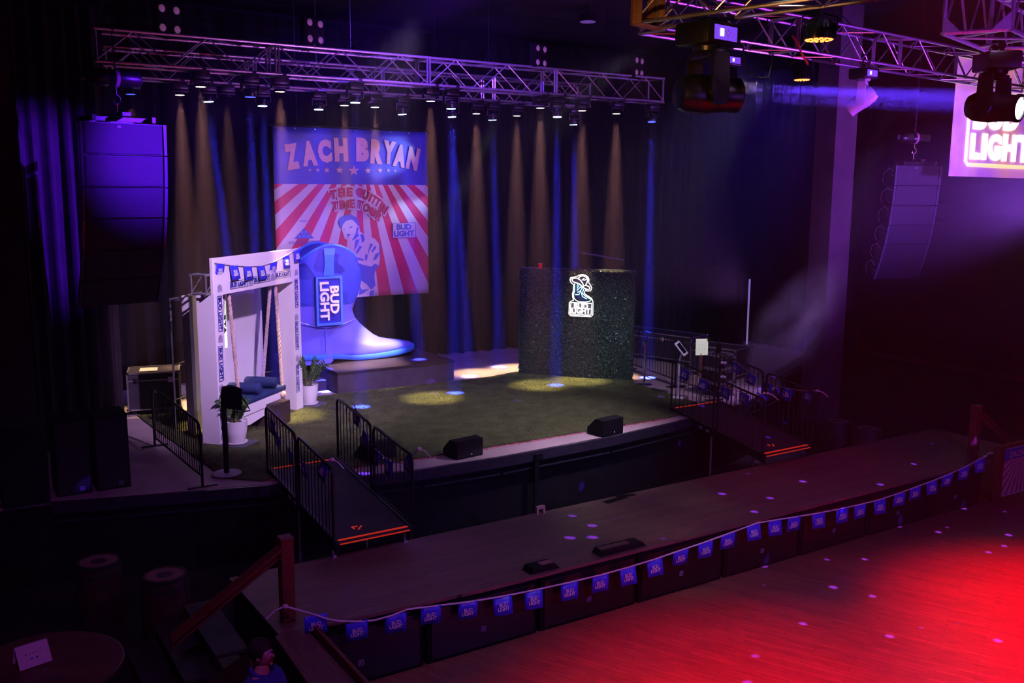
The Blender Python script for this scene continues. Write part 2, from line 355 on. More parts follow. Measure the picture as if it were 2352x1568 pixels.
def haze_mat(name, dens, col=(1, 1, 1), an=0.):
    m = bpy.data.materials.new(name); m.use_nodes = True; nt = m.node_tree; nt.nodes.remove(nt.nodes['Principled BSDF'])
    v = nt.nodes.new('ShaderNodeVolumeScatter'); v.inputs['Color'].default_value = (*col, 1); v.inputs['Density'].default_value = dens; v.inputs['Anisotropy'].default_value = an
    nt.links.new(v.outputs[0], nt.nodes['Material Output'].inputs['Volume']); return m
hz = HZ.build('beam_haze', haze_mat('beam_haze', .013, (1, .56, .96))); tag(hz, 'thin haze glowing inside the shafts of stage light', 'haze', kind='stuff')  # pink tint put into this haze to colour the beams
room = MB().box((12.5, 11, 5), (32, 24.5, 9.9)).build('room_haze', haze_mat('room_haze', .0013)); tag(room, 'faint haze hanging in the air of the whole hall', 'haze', kind='stuff')
# ================================================================== drapes
def drape(name, pts, z0, z1, amp, n, m, label, gath=1.0, seed=1, th=True):
    # a pleated curtain following pts (x,y); folds deepen towards the hem
    rr = random.Random(seed); L = [0]
    for a, b in zip(pts, pts[1:]): L.append(L[-1]+math.dist(a, b))
    k = int(n*8); ph = [rr.uniform(-.5, .5) for _ in range(int(n)+3)]; am = [rr.uniform(.5, 1.25) for _ in range(int(n)+3)]
    vs = []; rows = [z0+(z1-z0)*i/10 for i in range(11)]
    for r, z in enumerate(rows):
        for i in range(k+1):
            s = L[-1]*i/k; j = max(q for q in range(len(pts)-1) if L[q] <= s+1e-6); t = (s-L[j])/(L[j+1]-L[j])
            a = Vector((*pts[j], 0)); b = Vector((*pts[j+1], 0)); p = a.lerp(b, t); d = (b-a).normalized(); nn = Vector((d.y, -d.x, 0))
            f = i/k*n; fi = int(f); w = am[fi]*(1-(f-fi))+am[fi+1]*(f-fi); pp = ph[fi]*(1-(f-fi))+ph[fi+1]*(f-fi)
            w *= (.75+.5*(1-r/10))
            off = amp*w*(math.sin(2*pi*f+pp*2)+.3*math.sin(4*pi*f+pp*5))
            q = p+nn*off; vs.append((q.x, q.y, z))
    fs = [(r*(k+1)+i, r*(k+1)+i+1, (r+1)*(k+1)+i+1, (r+1)*(k+1)+i) for r in range(10) for i in range(k)]
    o = MB().add(vs, fs).build(name, m, None, True, 80)
    md = o.modifiers.new('cloth_thickness', 'SOLIDIFY'); md.thickness = .006
    return tag(o, label, 'curtain')
VEL = mat('black_velvet', (.0065, .005, .007), .95, noise=.3, nscale=3, spec=.2)
VELB = mat('grey_velvet', (.05, .035, .045), .85, noise=.2, nscale=3, spec=.2)
drape('stage_curtain', [(.5, 21.6), (3.6, 21.75), (9, 22.3), (14, 22.1), (20.6, 22.3)], S+.01, 9.6, .10, 46, VEL, 'tall pleated black backdrop curtain across the rear of the stage', seed=3)
a0, a1 = P(28, 700, y=17.0), P(272, 700, y=17.4)
drape('leg_curtain', [(a0.x-1.6, 17), (a0.x, 17), (a1.x, 17.4)], S+.01, 8.6, .13, 13, VELB, 'dark side curtain hanging behind the left speaker tower, washed deep blue', seed=9)
drape('partition_drape', [(14.2, 21.6), (16.6, 21.2), (20.2, 19.3)], S+.01, 3.55, .04, 26, VEL, 'low black drape partition behind the green hedge wall and flight cases', seed=5)
drape('side_curtain', [(20.7, 23), (20.7, 15.8)], S+.01, 9.0, .10, 22, VEL, 'tall dark curtain closing off the right side of the stage', seed=6)
st = P(1722, 790, z=S)
t = MB().box((20.25, 19.22, S+.95), (.035, .035, 1.9)).build('partition_pole', mat('white_pole_glow', (.8, .8, .9), .4, em=(.6, .5, 1), ems=.25)); tag(t, 'thin white upright pole at the right end of the low black partition', 'pole')  # pole surface also emits faintly
g = P(1335, 580, y=21.0); h = P(1432, 597, y=21.0)
t = MB().tube(g, h, .025, 8).build('curtain_pipe', ALU); tag(t, 'short slanting metal pipe in front of the black backdrop above the hedge wall', 'pipe')
MB().tube(lerp(g, h, .1), lerp(g, h, .1)+Vector((0, .9, 0)), .012, 6).build('hanger', BLK, t)

# ================================================================== turf
TURF = mat('artificial_turf', (.085, .10, .035), .9, noise=.35, nscale=3, bump=.8, bscale=160, spec=.25)
cp = [P(480, 1062, z=S), P(604, 1106, z=S), P(1000, 1048, z=S), P(1535, 961, z=S), Vector((13.55, 13.75, S)), Vector((13.75, 16.5, S)), P(1455, 878, z=S)+Vector((.1, .1, 0)), P(1195, 858, z=S)+Vector((0, .15, 0)), P(1120, 868, z=S), P(775, 906, z=S)-Vector((0, .06, 0)), P(700, 915, z=S), Vector((5.0, 18.8, S)), P(316, 956, z=S), P(350, 983, z=S)]
cp[0] = Vector((3.72, 14.1, S)); 
turf = MB(); turf.extr([(p.x, p.y) for p in cp], S+.002, S+.03)
tag(turf.build('artificial_turf', TURF), 'green artificial grass carpet spread over the middle of the stage', 'carpet')
# short blades raised on the turf
def inpoly(x, y, pl):
    c = False; j = len(pl)-1
    for i in range(len(pl)):
        if (pl[i][1] > y) != (pl[j][1] > y) and x < (pl[j][0]-pl[i][0])*(y-pl[i][1])/(pl[j][1]-pl[i][1])+pl[i][0]: c = not c
        j = i
    return c
cpl = [(p.x, p.y) for p in cp]; m = MB(); n = 0
while n < 16000:
    x, y = R.uniform(3.2, 13.8), R.uniform(13.3, 19)
    if not inpoly(x, y, cpl): continue
    n += 1; g = R.uniform(0, 2*pi); w = .008; l = R.uniform(.012, .03); dx, dy = math.cos(g)*w, math.sin(g)*w; lx, ly = R.uniform(-.02, .02), R.uniform(-.02, .02)
    m.add([(x-dx, y-dy, S+.028), (x+dx, y+dy, S+.028), (x+lx, y+ly, S+.03+l)], [(0, 1, 2)])
tag(m.build('grass_blades', mat('turf_blades', (.13, .15, .05), .7, noise=.5, nscale=20)), 'short plastic blades of the artificial grass', 'grass', kind='stuff')
# frayed pink edge of the carpet
m = MB(); pts = [lerp(P(620, 1105, z=S), P(1000, 1051, z=S), i/14) for i in range(14)]+[lerp(P(1000, 1051, z=S), P(1530, 963, z=S), i/30) for i in range(31)]
for a, b in zip(pts, pts[1:]):
    for q in range(6):
        p = lerp(a, b, q/6)+Vector((R.uniform(-.02, .02), R.uniform(-.045, .0), .01)); m.path([p, p+Vector((R.uniform(-.05, .05), R.uniform(-.03, .02), .02)), p+Vector((R.uniform(-.08, .08), R.uniform(-.04, .02), .005))], .004, 4)
tag(m.build('carpet_fringe', mat('pink_yarn', (.75, .12, .22), .6, noise=.2)), 'frayed pink thread along the front edge of the artificial grass', 'fringe', kind='stuff')

# ================================================================== dais and steps
DAI = mat('dais_dark_paint', (.06, .042, .065), .6, noise=.3, nscale=5, bump=.2)
DTOP = wood_mat('dais_top_ply', (.045, .026, .026), (.038, .024, .024), 1.2, 2.4, .5, .004)
t = thing('platform', 'low black painted platform on the stage under the giant blue boot', 'platform', (8.9, 19.9, S))
MB().box((8.9, 19.93, S+.23), (2.86, 2.14, .42)).build('base', DAI, t)
MB().box((8.9, 19.93, S+.465), (2.90, 2.18, .05)).build('top', DTOP, t)
t2 = tag(MB().box((6.95, 20.15, S+.12), (.95, 1.5, .23), bev=.01).build('step_box', DAI), 'small dark wooden step beside the left end of the boot platform', 'step')

# ================================================================== giant boot
BB = mat('boot_blue_skin', (.17, .15, .80), .36, noise=.10, nscale=1.2)
def facet_mat():
    m = bpy.data.materials.new('boot_shaft_facets'); m.use_nodes = True; nt = m.node_tree; b = nt.nodes['Principled BSDF']; b.inputs['Roughness'].default_value = .42
    tc = nt.nodes.new('ShaderNodeTexCoord'); mp = nt.nodes.new('ShaderNodeMapping'); mp.inputs['Scale'].default_value = (1.3, .4, 1.5); mp.inputs['Rotation'].default_value = (0, .5, 0)
    v = nt.nodes.new('ShaderNodeTexVoronoi'); v.distance = 'MANHATTAN'; v.inputs['Scale'].default_value = 1.6; r = nt.nodes.new('ShaderNodeValToRGB')
    nt.links.new(tc.outputs['Object'], mp.inputs[0]); nt.links.new(mp.outputs[0], v.inputs['Vector']); nt.links.new(v.outputs['Color'], r.inputs[0]); nt.links.new(r.outputs[0], b.inputs['Base Color'])
    r.color_ramp.elements[0].position = .35; r.color_ramp.elements[0].color = (.018, .022, .34, 1); r.color_ramp.elements[1].position = .6; r.color_ramp.elements[1].color = (.05, .07, .66, 1); return m
BF = facet_mat(); BL = mat('boot_light_blue_trim', (.06, .20, .85), .4, noise=.06); BN = mat('boot_navy_plate', (.025, .03, .42), .4, noise=.05); LET = mat('boot_white_letters', (.85, .8, .85), .4, noise=.03)
YB = 20.35; BZ = 1.77
boot = thing('giant_cowboy_boot', 'huge blue cowboy boot standing on the black platform in front of the banner', 'boot', (8.0, YB, BZ))
def ztop_sole(x):   # upper edge of the sole along the boot
    if x < 7.75: return 2.02-.06*(x-6.9)/.85
    if x < 8.5: t = (x-7.75)/.75; t = t*t*(3-2*t); return 1.96*(1-t)+1.885*t
    t = (x-8.5)/1.5; return 1.885+.11*t*t
def slice_pts(z, x0, x1, hw, n=44, toe=0.):
    # closed outline; toe pulls the front to a rounded point
    out = []
    for i in range(n):
        g = 2*pi*i/n; c, s = math.cos(g), math.sin(g); e = .78
        x = (x0+x1)/2 + (x1-x0)/2*math.copysign(abs(c)**e, c)
        wl = 1.0
        if toe: u = (x-x0)/(x1-x0); wl = 1 - toe*max(0, (u-.5)/.5)**2*.35 - .22*toe*math.exp(-((u-.38)/.16)**2)
        out.append((x, YB + hw*wl*math.copysign(abs(s)**e, s), z))
    return out
prof = [  # z, x back, x front, half width, toe
    (1.87, 6.84, 9.92, .42, .8), (1.93, 6.83, 9.98, .445, .8), (1.99, 6.84, 9.98, .45, .8), (2.05, 6.86, 9.90, .45, .8), (2.10, 6.88, 9.68, .44, .7), (2.145, 6.90, 9.38, .43, .6),
    (2.20, 6.92, 9.14, .42, .5), (2.30, 6.94, 8.95, .41, .3), (2.42, 6.95, 8.80, .40, .2), (2.58, 6.95, 8.62, .40, 0), (2.75, 6.95, 8.48, .41, 0), (2.93, 6.96, 8.42, .42, 0), (3.08, 6.97, 8.48, .43, 0),
    (3.3, 6.98, 8.58, .45, 0), (3.6, 7.0, 8.66, .46, 0), (3.85, 7.02, 8.64, .465, 0), (4.03, 7.06, 8.56, .46, 0)]
rings = [slice_pts(z, a, b, w, 44, t) for z, a, b, w, t in prof]
def loft(rings, n, m0=None):
    v = [p for r in rings for p in r]; f = [(i*n+j, i*n+(j+1) % n, (i+1)*n+(j+1) % n, (i+1)*n+j) for i in range(len(rings)-1) for j in range(n)]; return v, f
foot = [[(x, y, max(z, ztop_sole(x)-.02)) for x, y, z in r] for r in rings[:13]]
v, f = loft(foot, 44); m = MB().add(v, f); m.f.append(list(range(44))[::-1]); m.m.append(0); m.build('foot', BB, boot, True, 50)
def lift(r, k):     # the top edge rises at the sides and dips at front and back
    return [(x, y, z + k*.40*max(0, 1-((x-7.81)/.78)**2)*abs((y-YB)/.46)**.6) for x, y, z in r]
sh = rings[12:15]+[lift(rings[15], .45), lift(rings[16], 1.0)]
inn = lift(slice_pts(4.04, 7.14, 8.48, .40), 1.05); inn2 = [(x, y, z-.5) for x, y, z in inn]
v, f = loft(sh+[inn, inn2], 44); m = MB().add(v, f); m.f.append([6*44+j for j in range(44)]); m.m.append(0); m.build('shaft', BF, boot, True, 50)
rim = [Vector(p)+Vector((0, 0, .01)) for p in lift([((x-7.79)*.985+7.79, (y-YB)*.96+YB, z) for x, y, z in rings[16]], 1.02)]
MB().path(rim, .035, 8, closed=True).build('rim', BL, boot, True)
# stitched scallop line between foot and shaft
m = MB(); m.path([(7.05+.10*i, YB-.455+.06*abs(i-6)/7*0, 2.75-.16*math.sin(pi*i/13)+.02*i*0) for i in range(14)], .012, 6); m.path([(7.62, YB-.44, 2.02), (7.64, YB-.44, 2.3), (7.63, YB-.44, 2.58)], .018, 6); m.build('seam', BB, boot, True)
# sole
k = 40; v = []; f = []
for i in range(k+1):
    x = 6.72+(10.02-6.72)*i/k; u = (x-6.72)/3.3
    w = .49*(1-.20*math.exp(-((u-.40)/.15)**2))*(max(0, 1-max(0, (u-.72)/.28)**2.6)**.5)*(max(0, 1-max(0, (.13-u)/.13)**2.2)**.5)
    w = max(w, .02); zt = ztop_sole(min(x, 9.98)); th = .115
    v += [(x, YB-w, zt), (x, YB-w-.012, zt-th*.5), (x, YB-w+.02, zt-th), (x, YB+w-.02, zt-th), (x, YB+w+.012, zt-th*.5), (x, YB+w, zt)]
    if i: o = (i-1)*6; f += [(o+j, o+(j+1) % 6, o+6+(j+1) % 6, o+6+j) for j in range(6)]
f += [tuple(range(6)), tuple(k*6+j for j in range(6))[::-1]]
dz = BZ-min(p[2] for p in v)
v = [(x, y, max(z, BZ+.002)) for x, y, z in v]
MB().add(v, f).build('sole', BL, boot, True, 60)
m = MB(); hp = [(6.74, BZ), (7.72, BZ), (7.80, BZ+.06), (7.74, BZ+.18), (6.70, BZ+.18), (6.70, BZ+.05)]
m.prism(hp, (0, YB+.44, 0), (1, 0, 0), (0, 0, 1), .88); m.build('heel', BB, boot)
# pull strap and lettered plate on the side facing the camera
YS = YB-.46
def PB(px, py, y=YS-.03): return P(px, py, y=y)
m = MB(); sp = [(743, 569), (770, 569), (768, 600), (767, 632), (744, 632), (745, 600)]
ss = []
for (a, b), yy in zip([((743, 570), (770, 570)), ((745, 585), (768, 585)), ((746, 605), (767, 605)), ((743, 633), (768, 633))], (-.01, -.05, -.045, -.035)):
    ss.append((P(*a, y=YS+yy), P(*b, y=YS+yy)))
v = [q for s in ss for q in s]+[q+Vector((0, .05, 0)) for s in ss for q in s]
f = [(2*i, 2*i+1, 2*i+3, 2*i+2) for i in range(3)]+[(8+2*i+1, 8+2*i, 8+2*i+2, 8+2*i+3) for i in range(3)]+[(2*i, 2*i+2, 8+2*i+2, 8+2*i) for i in range(3)]+[(2*i+3, 2*i+1, 8+2*i+1, 8+2*i+3) for i in range(3)]+[(0, 8, 9, 1), (6, 7, 15, 14)]
MB().add(v, f).build('pull_strap', BL, boot)
a, b = PB(722, 635), PB(786, 744); c = (a+b)/2; w, h = (b.x-a.x), (a.z-b.z)
plate = MB().box((c.x, YS-.03, c.z), (w, .10, h), bev=.02).build('logo_plate', BN, boot)
fr = MB()
for s in (-1, 1): fr.box((c.x+s*(w/2-.03), YS-.085, c.z), (.05, .05, h)); fr.box((c.x, YS-.085, c.z+s*(h/2-.03)), (w-.1, .05, .05))
fr.build('plate_frame', BL, plate)
tb, tl = text_data('BUD', LET, .035, .04), text_data('LIGHT', LET, .035, .04)
put('letter', tb, plate, (c.x+w*.17, YS-.10, c.z+h*.02), (0, 0, -1), (1, 0, 0), w=h*.56, h=w*.33)
put('letter', tl, plate, (c.x-w*.20, YS-.10, c.z-h*.0), (0, 0, -1), (1, 0, 0), w=h*.78, h=w*.34)
# ================================================================== tour banner
YBN = 21.3
def zb(x, y, d=0.): return P(620+x/3.734, 280+y/3.734, y=YBN-d)      # a spot of the hanging sheet
c0, c1, c2, c3 = zb(22, 42), zb(1352, 80), zb(1358, 1466), zb(60, 1506)
c2 = Vector((c1.x, YBN, c2.z)); c3 = Vector((c0.x, YBN, c2.z))
bw = c1.x-c0.x; z1, z0 = (c0.z+c1.z)/2, c2.z
zband = zb(700, 536).z; org = zb(780, 130)
def banner_mat():
    m = bpy.data.materials.new('printed_banner_vinyl'); m.use_nodes = True; nt = m.node_tree; n = nt.nodes; b = n['Principled BSDF']; b.inputs['Roughness'].default_value = .45
    g = n.new('ShaderNodeNewGeometry'); s = n.new('ShaderNodeSeparateXYZ'); nt.links.new(g.outputs['Position'], s.inputs[0])
    def mt(op, a, b_=None):
        q = n.new('ShaderNodeMath'); q.operation = op
        for i, v in enumerate((a, b_)):
            if v is None: continue
            if isinstance(v, (int, float)): q.inputs[i].default_value = v
            else: nt.links.new(v, q.inputs[i])
        return q.outputs[0]
    dx = mt('SUBTRACT', s.outputs['X'], org.x); dzz = mt('SUBTRACT', org.z, s.outputs['Z']); an = mt('ARCTAN2', dx, dzz)
    st = mt('GREATER_THAN', mt('FRACT', mt('ADD', mt('MULTIPLY', an, 1/.177), .403)), .5)
    mx = n.new('ShaderNodeMix'); mx.data_type = 'RGBA'; nt.links.new(st, mx.inputs['Factor']); mx.inputs['A'].default_value = (.66, .03, .13, 1); mx.inputs['B'].default_value = (.66, .58, .60, 1)
    tp = mt('GREATER_THAN', s.outputs['Z'], zband); m2 = n.new('ShaderNodeMix'); m2.data_type = 'RGBA'; nt.links.new(tp, m2.inputs['Factor']); nt.links.new(mx.outputs['Result'], m2.inputs['A']); m2.inputs['B'].default_value = (.06, .07, .48, 1)
    nt.links.new(m2.outputs['Result'], b.inputs['Base Color']); return m
ban = thing('tour_banner', 'large square printed tour banner hanging behind the blue boot', 'banner', (c0.x+bw/2, YBN, z1))
k = 24; v = []; f = []
for j in range(k+1):
    for i in range(k+1):
        u, w = i/k, j/k; x = c0.x+bw*u; z = z0+(z1-z0)*w
        v.append((x, YBN+.012*math.sin(u*9+w*4)*(1-w)+.01*math.sin(w*13+u*3)+.02, z))
f = [(j*(k+1)+i, j*(k+1)+i+1, (j+1)*(k+1)+i+1, (j+1)*(k+1)+i) for j in range(k) for i in range(k)]
sheet = MB().add(v, f).build('sheet', banner_mat(), ban, True); md = sheet.modifiers.new('vinyl', 'SOLIDIFY'); md.thickness = .004
for q in (.15, .5, .85): x = c0.x+bw*q; MB().tube((x, YBN+.05, z1+.03), (x, YBN+.05, 10.0), .006, 5).build('hanging_line', BLK, ban)
MB().tube((c0.x-.1, YBN+.05, z1+.03), (c1.x+.1, YBN+.05, z1+.03), .022, 8).build('hanging_bar', BLK, ban)
for i in range(9): MB().lathe((c0.x+.04+(bw-.08)*i/8, YBN-.01, z1-.04), [(.018, 0), (.018, .02)], 10, (0, 1, 0)).build('grommet', CHR, ban)
CRM = mat('banner_cream_ink', (.68, .42, .40), .5, noise=.06, nscale=4); RED = mat('banner_red_ink', (.50, .015, .08), .5, noise=.05); PAL = mat('banner_pale_ink', (.66, .56, .62), .5, noise=.04)
INK = mat('banner_blue_ink', (.10, .13, .55), .5, noise=.05); RDP = mat('banner_rose_ink', (.62, .12, .2), .5, noise=.05)
def glyph(ch, x, y, w, h, rot, m, d=.012, bold=.03, bw_=0):
    o = zb(x, y, d); e = zb(x+w/2, y, d)-zb(x-w/2, y, d); H = (zb(x, y-h/2, d)-zb(x, y+h/2, d)).length; g = math.radians(rot)
    put('letter', text_data(ch, m, bold, .002), ban, o, (math.cos(g), 0, math.sin(g)), (-math.sin(g), 0, math.cos(g)), w=e.length+bw_, h=H+bw_)
for ch, x, y, w, h, r in [('Z', 188, 298, 120, 222, 9), ('A', 338, 270, 130, 215, 5), ('C', 470, 250, 118, 200, 4), ('H', 610, 238, 118, 205, 2), ('B', 795, 238, 110, 205, -1), ('R', 917, 255, 108, 210, -4), ('Y', 1022, 262, 105, 200, -7), ('A', 1115, 290, 105, 195, -9), ('N', 1228, 315, 98, 195, -12)]:
    glyph(ch, x, y, w, h, r, CRM, bold=.08)
def flat(poly, m, name='figure_print', d=.010, par=None):
    pts = [zb(x, y, d) for x, y in poly]; q = [p+Vector((0, .002, 0)) for p in pts]; k = len(pts)
    return MB().add(pts+q, [list(range(k)), [k+i for i in range(k)][::-1]]+[[i, (i+1) % k, k+(i+1) % k, k+i] for i in range(k)]).build(name, m, par or ban)
def starpoly(x, y, r): return [(x+(r if i % 2 == 0 else r*.42)*math.sin(pi*i/5), y-(r if i % 2 == 0 else r*.42)*math.cos(pi*i/5)) for i in range(10)]
for x, y, r in [(343, 412, 15), (410, 413, 20), (488, 413, 28), (597, 413, 34), (720, 418, 49), (840, 417, 31), (945, 416, 26), (1015, 416, 19), (1075, 418, 13)]: flat(starpoly(x, y, r), CRM, 'star')
tt = [('T', 545, 622, 62, 78, 8), ('H', 615, 605, 62, 80, 3), ('E', 683, 600, 52, 80, 0), ('Q', 768, 606, 66, 84, -12), ('U', 822, 628, 56, 80, -24), ('I', 862, 650, 20, 76, -27), ('T', 893, 668, 46, 78, -29), ('T', 925, 690, 46, 78, -30), ('I', 950, 718, 20, 76, -31), ('N', 980, 748, 50, 80, -33),
      ('T', 560, 718, 58, 74, 6), ('I', 604, 712, 20, 74, 4), ('M', 648, 705, 62, 74, 2), ('E', 706, 700, 46, 74, 0), ('T', 772, 708, 54, 74, -14), ('O', 828, 735, 62, 76, -26), ('U', 885, 775, 56, 74, -33), ('R', 935, 812, 54, 74, -36)]
for ch, x, y, w, h, r in tt: glyph(ch, x, y, w, h, r, PAL, .008, .08, .07)
for ch, x, y, w, h, r in tt: glyph(ch, x, y, w, h, r, RED, .014, .05)
# beer panel and triangle emblem
bx = flat([(1052, 867), (1250, 862), (1250, 992), (1052, 996)], INK, 'logo_panel', .008); flat([(1056, 871), (1246, 866), (1246, 988), (1056, 992)], PAL, 'panel_face', .012, bx)
glyph('BUD', 1150, 900, 125, 50, 1, INK, .016, .05); glyph('LIGHT', 1150, 956, 172, 50, 1, INK, .016, .05)
flat([(292, 910), (208, 1002), (380, 998)], INK, 'triangle_emblem', .008)
for x, y in [(275, 945), (308, 942), (255, 980), (292, 978), (332, 980)]: flat(starpoly(x, y, 8), PAL, 'star', .012)
glyph('FOLDS OF HONOR', 298, 1032, 265, 26, 1, INK, .010, .0); glyph('SUPPORTING', 286, 850, 62, 12, 1, INK, .010, .0)
# the printed man in a work jacket, hand at his chin
flat([(640, 830), (720, 815), (765, 880), (770, 935), (800, 960), (900, 1000), (940, 1050), (945, 1160), (935, 1230), (900, 1285), (895, 1490), (745, 1502), (730, 1300), (690, 1200), (650, 1090), (690, 1020), (640, 1000), (615, 920)], PAL, 'man_print', .008)
for poly in ([(590, 860), (600, 825), (640, 800), (700, 795), (745, 820), (765, 880), (762, 905), (745, 875), (722, 850), (700, 835), (650, 850), (622, 885), (618, 915), (598, 895)],
             [(672, 905), (700, 893), (712, 900), (690, 910)], [(625, 925), (642, 915), (640, 925)], [(655, 965), (685, 958), (690, 972), (668, 982)], [(655, 990), (680, 985), (668, 996)],
             [(745, 900), (762, 905), (752, 950), (765, 975), (738, 1000), (700, 1020), (735, 960)], [(735, 1010), (770, 1005), (750, 1060), (722, 1110), (728, 1050)], [(775, 965), (800, 960), (815, 1010), (790, 1040), (785, 1000)],
             [(860, 1040), (885, 1050), (850, 1110), (838, 1160), (845, 1100)], [(900, 1060), (915, 1075), (880, 1120), (870, 1110)], [(820, 1130), (838, 1140), (832, 1190), (815, 1180)], [(770, 1060), (790, 1070), (750, 1130), (735, 1120)],
             [(905, 1130), (938, 1120), (920, 1170), (885, 1190)], [(760, 1210), (800, 1225), (870, 1240), (900, 1215), (935, 1230), (900, 1285), (895, 1330), (905, 1400), (870, 1440), (830, 1390), (770, 1350), (760, 1290)],
             [(770, 1400), (790, 1440), (850, 1430), (800, 1470), (765, 1485)], [(860, 1450), (893, 1440), (890, 1488), (850, 1492)], [(930, 1010), (948, 1060), (945, 1160), (940, 1165), (938, 1060)], [(745, 1160), (800, 1175), (812, 1190), (760, 1185)]):
    flat(poly, INK, 'man_print_ink', .013)

# ================================================================== swing photo frame
FA = P(499, 1028, z=S)+Vector((.07, .06, 0)); FU = Vector((.743, .669, 0)).normalized(); FN = Vector((-FU.y, FU.x, 0))   # FU along the front, FN to the rear
FWD, FH, OPL, OPR, OPZ, FD = 2.97, 3.24, .27, 2.72, 2.60, .34
def fr(u, d, z): return FA+FU*u+FN*d+Zv*z
frame = thing('swing_frame', 'white arch photo frame with lettered borders and ropes on the left of the stage', 'swing frame', FA)
for u0_, u1_ in ((0, OPL), (OPR, FWD)): MB().box(fr((u0_+u1_)/2, FD/2, (FH-.62)/2+.0), (u1_-u0_, FD, FH-.62), FU, FN).build('post', WHT, frame)
MB().box(fr(FWD/2, .03, (OPZ+FH)/2), (FWD, .06, FH-OPZ), FU, FN, bev=.008).build('header_panel', WHT, frame)
mb = MB(); truss_section(mb, fr(-.12, .08, FH-.60), fr(FWD+.0, .08, FH-.60), FN, .32, .28, 8, .02, .01); mb.build('inner_truss', ALU, frame, True)
# printing on the front
def fpt(px, py, off=.012):
    v = rt*((px-CX)/F_PX)-up*((py-CY)/F_PX)+fw; o = FA-FN*off; t = (o-EYE).dot(FN)/v.dot(FN); return EYE+v*t
t1 = text_data('BUD LIGHT', NAVY, .012, .002, 1, .95)
def boxed(c, X, Y, w, h):
    X = Vector(X); Y = Vector(Y); m = MB()
    for s in (-1, 1): m.box(c+Y*s*h/2, (w, .006, .004), X, FN, Y); m.box(c+X*s*w/2, (.006, .004, h), X, FN, Y) if 0 else m.box(c+X*s*w/2, (.006, .006, h), X, FN, Y)
    m.build('print_border', NAVY, frame); put('lettering', t1, frame, c-FN*.002, X, Y, w=w*.92, h=h*.66)
def crest(c, X, Y, s):
    X = Vector(X); Y = Vector(Y); m = MB()
    for k_, hh in ((-2, .55), (-1, .8), (0, 1), (1, .8), (2, .55)): m.prism([(-.09*s, -.4*s), (.09*s, -.4*s), (.03*s, hh*s*.45), (-.03*s, hh*s*.45)], c+X*k_*.17*s, X, Y, .003)
    m.build('crest_print', CREST, frame)
for px, py in ((549, 652), (602, 640), (650, 630)): boxed(fpt(px, py), FU, Zv, .55, .125)
for px, py in ((576, 647), (627, 635)): crest(fpt(px, py), FU, Zv, .17)
for px, py in ((506, 720), (508, 835), (511, 945)): boxed(fpt(px, py), -Zv, FU, .60, .12)
for px, py in ((681, 673), (682, 770), (684, 868)): boxed(fpt(px, py), -Zv, FU, .56, .11)
for px, py in ((505, 661), (507, 777), (509, 890), (512, 1000), (681, 625), (681, 727), (683, 822)): crest(fpt(px, py), FU, Zv, .15)
# backdrop panel behind, with its pipe frame
bk = thing('backdrop_panel', 'plain white backdrop panel on a pipe frame behind the swing', 'backdrop', fr(.55, .97, 0))
MB().box(fr(1.77, 1.0, 1.26), (2.42, .06, 2.52), FU, FN, bev=.01).build('panel', WHT, bk)
MB().box(fr(.60, .93, 1.25), (.10, .12, 2.50), FU, FN).build('side_trim', WHT, bk); MB().box(fr(2.93, .93, 1.25), (.10, .12, 2.50), FU, FN).build('side_trim', WHT, bk)
q0, q1 = P(406, 992, z=S), None
m = MB(); b0 = Vector((q0.x, q0.y, S)); b1 = b0+FU*2.3
for b_ in (b0, b1): m.tube(b_+Zv*.02, b_+Zv*2.45, .018, 8)
for z in (.6, 1.25, 2.44): m.tube(b0+Zv*z, b1+Zv*z, .014, 8)
for b_ in (b0, b1): m.tube(b_+Zv*.03, b_+Zv*.03-FN*.5, .014, 8); m.tube(b_+Zv*2.43, fr(.6, .97, 2.43) if b_ is b0 else fr(2.9, .97, 2.43), .014, 8)
m.build('pipe_frame', ALU, bk, True)
# a lit sign on the panel glimpsed between post and rope
s0 = fr(1.70, .93, 1.85); sg = thing('lit_sign', 'narrow glowing sign with dark lettering on the white backdrop, glimpsed behind the rope', 'sign', s0)
MB().box(s0, (.15, .03, .9), FU, FN).build('sign_panel', mat('glowing_sign_face', (.8, .9, .7), em=(.95, 1, .85), ems=.8), sg)
put('lettering', text_data('RTA', mat('black_ink', (.01, .01, .01), .5), .03, .004), sg, s0-FN*.02+Zv*.0, -Zv, FU, w=.36, h=.09)
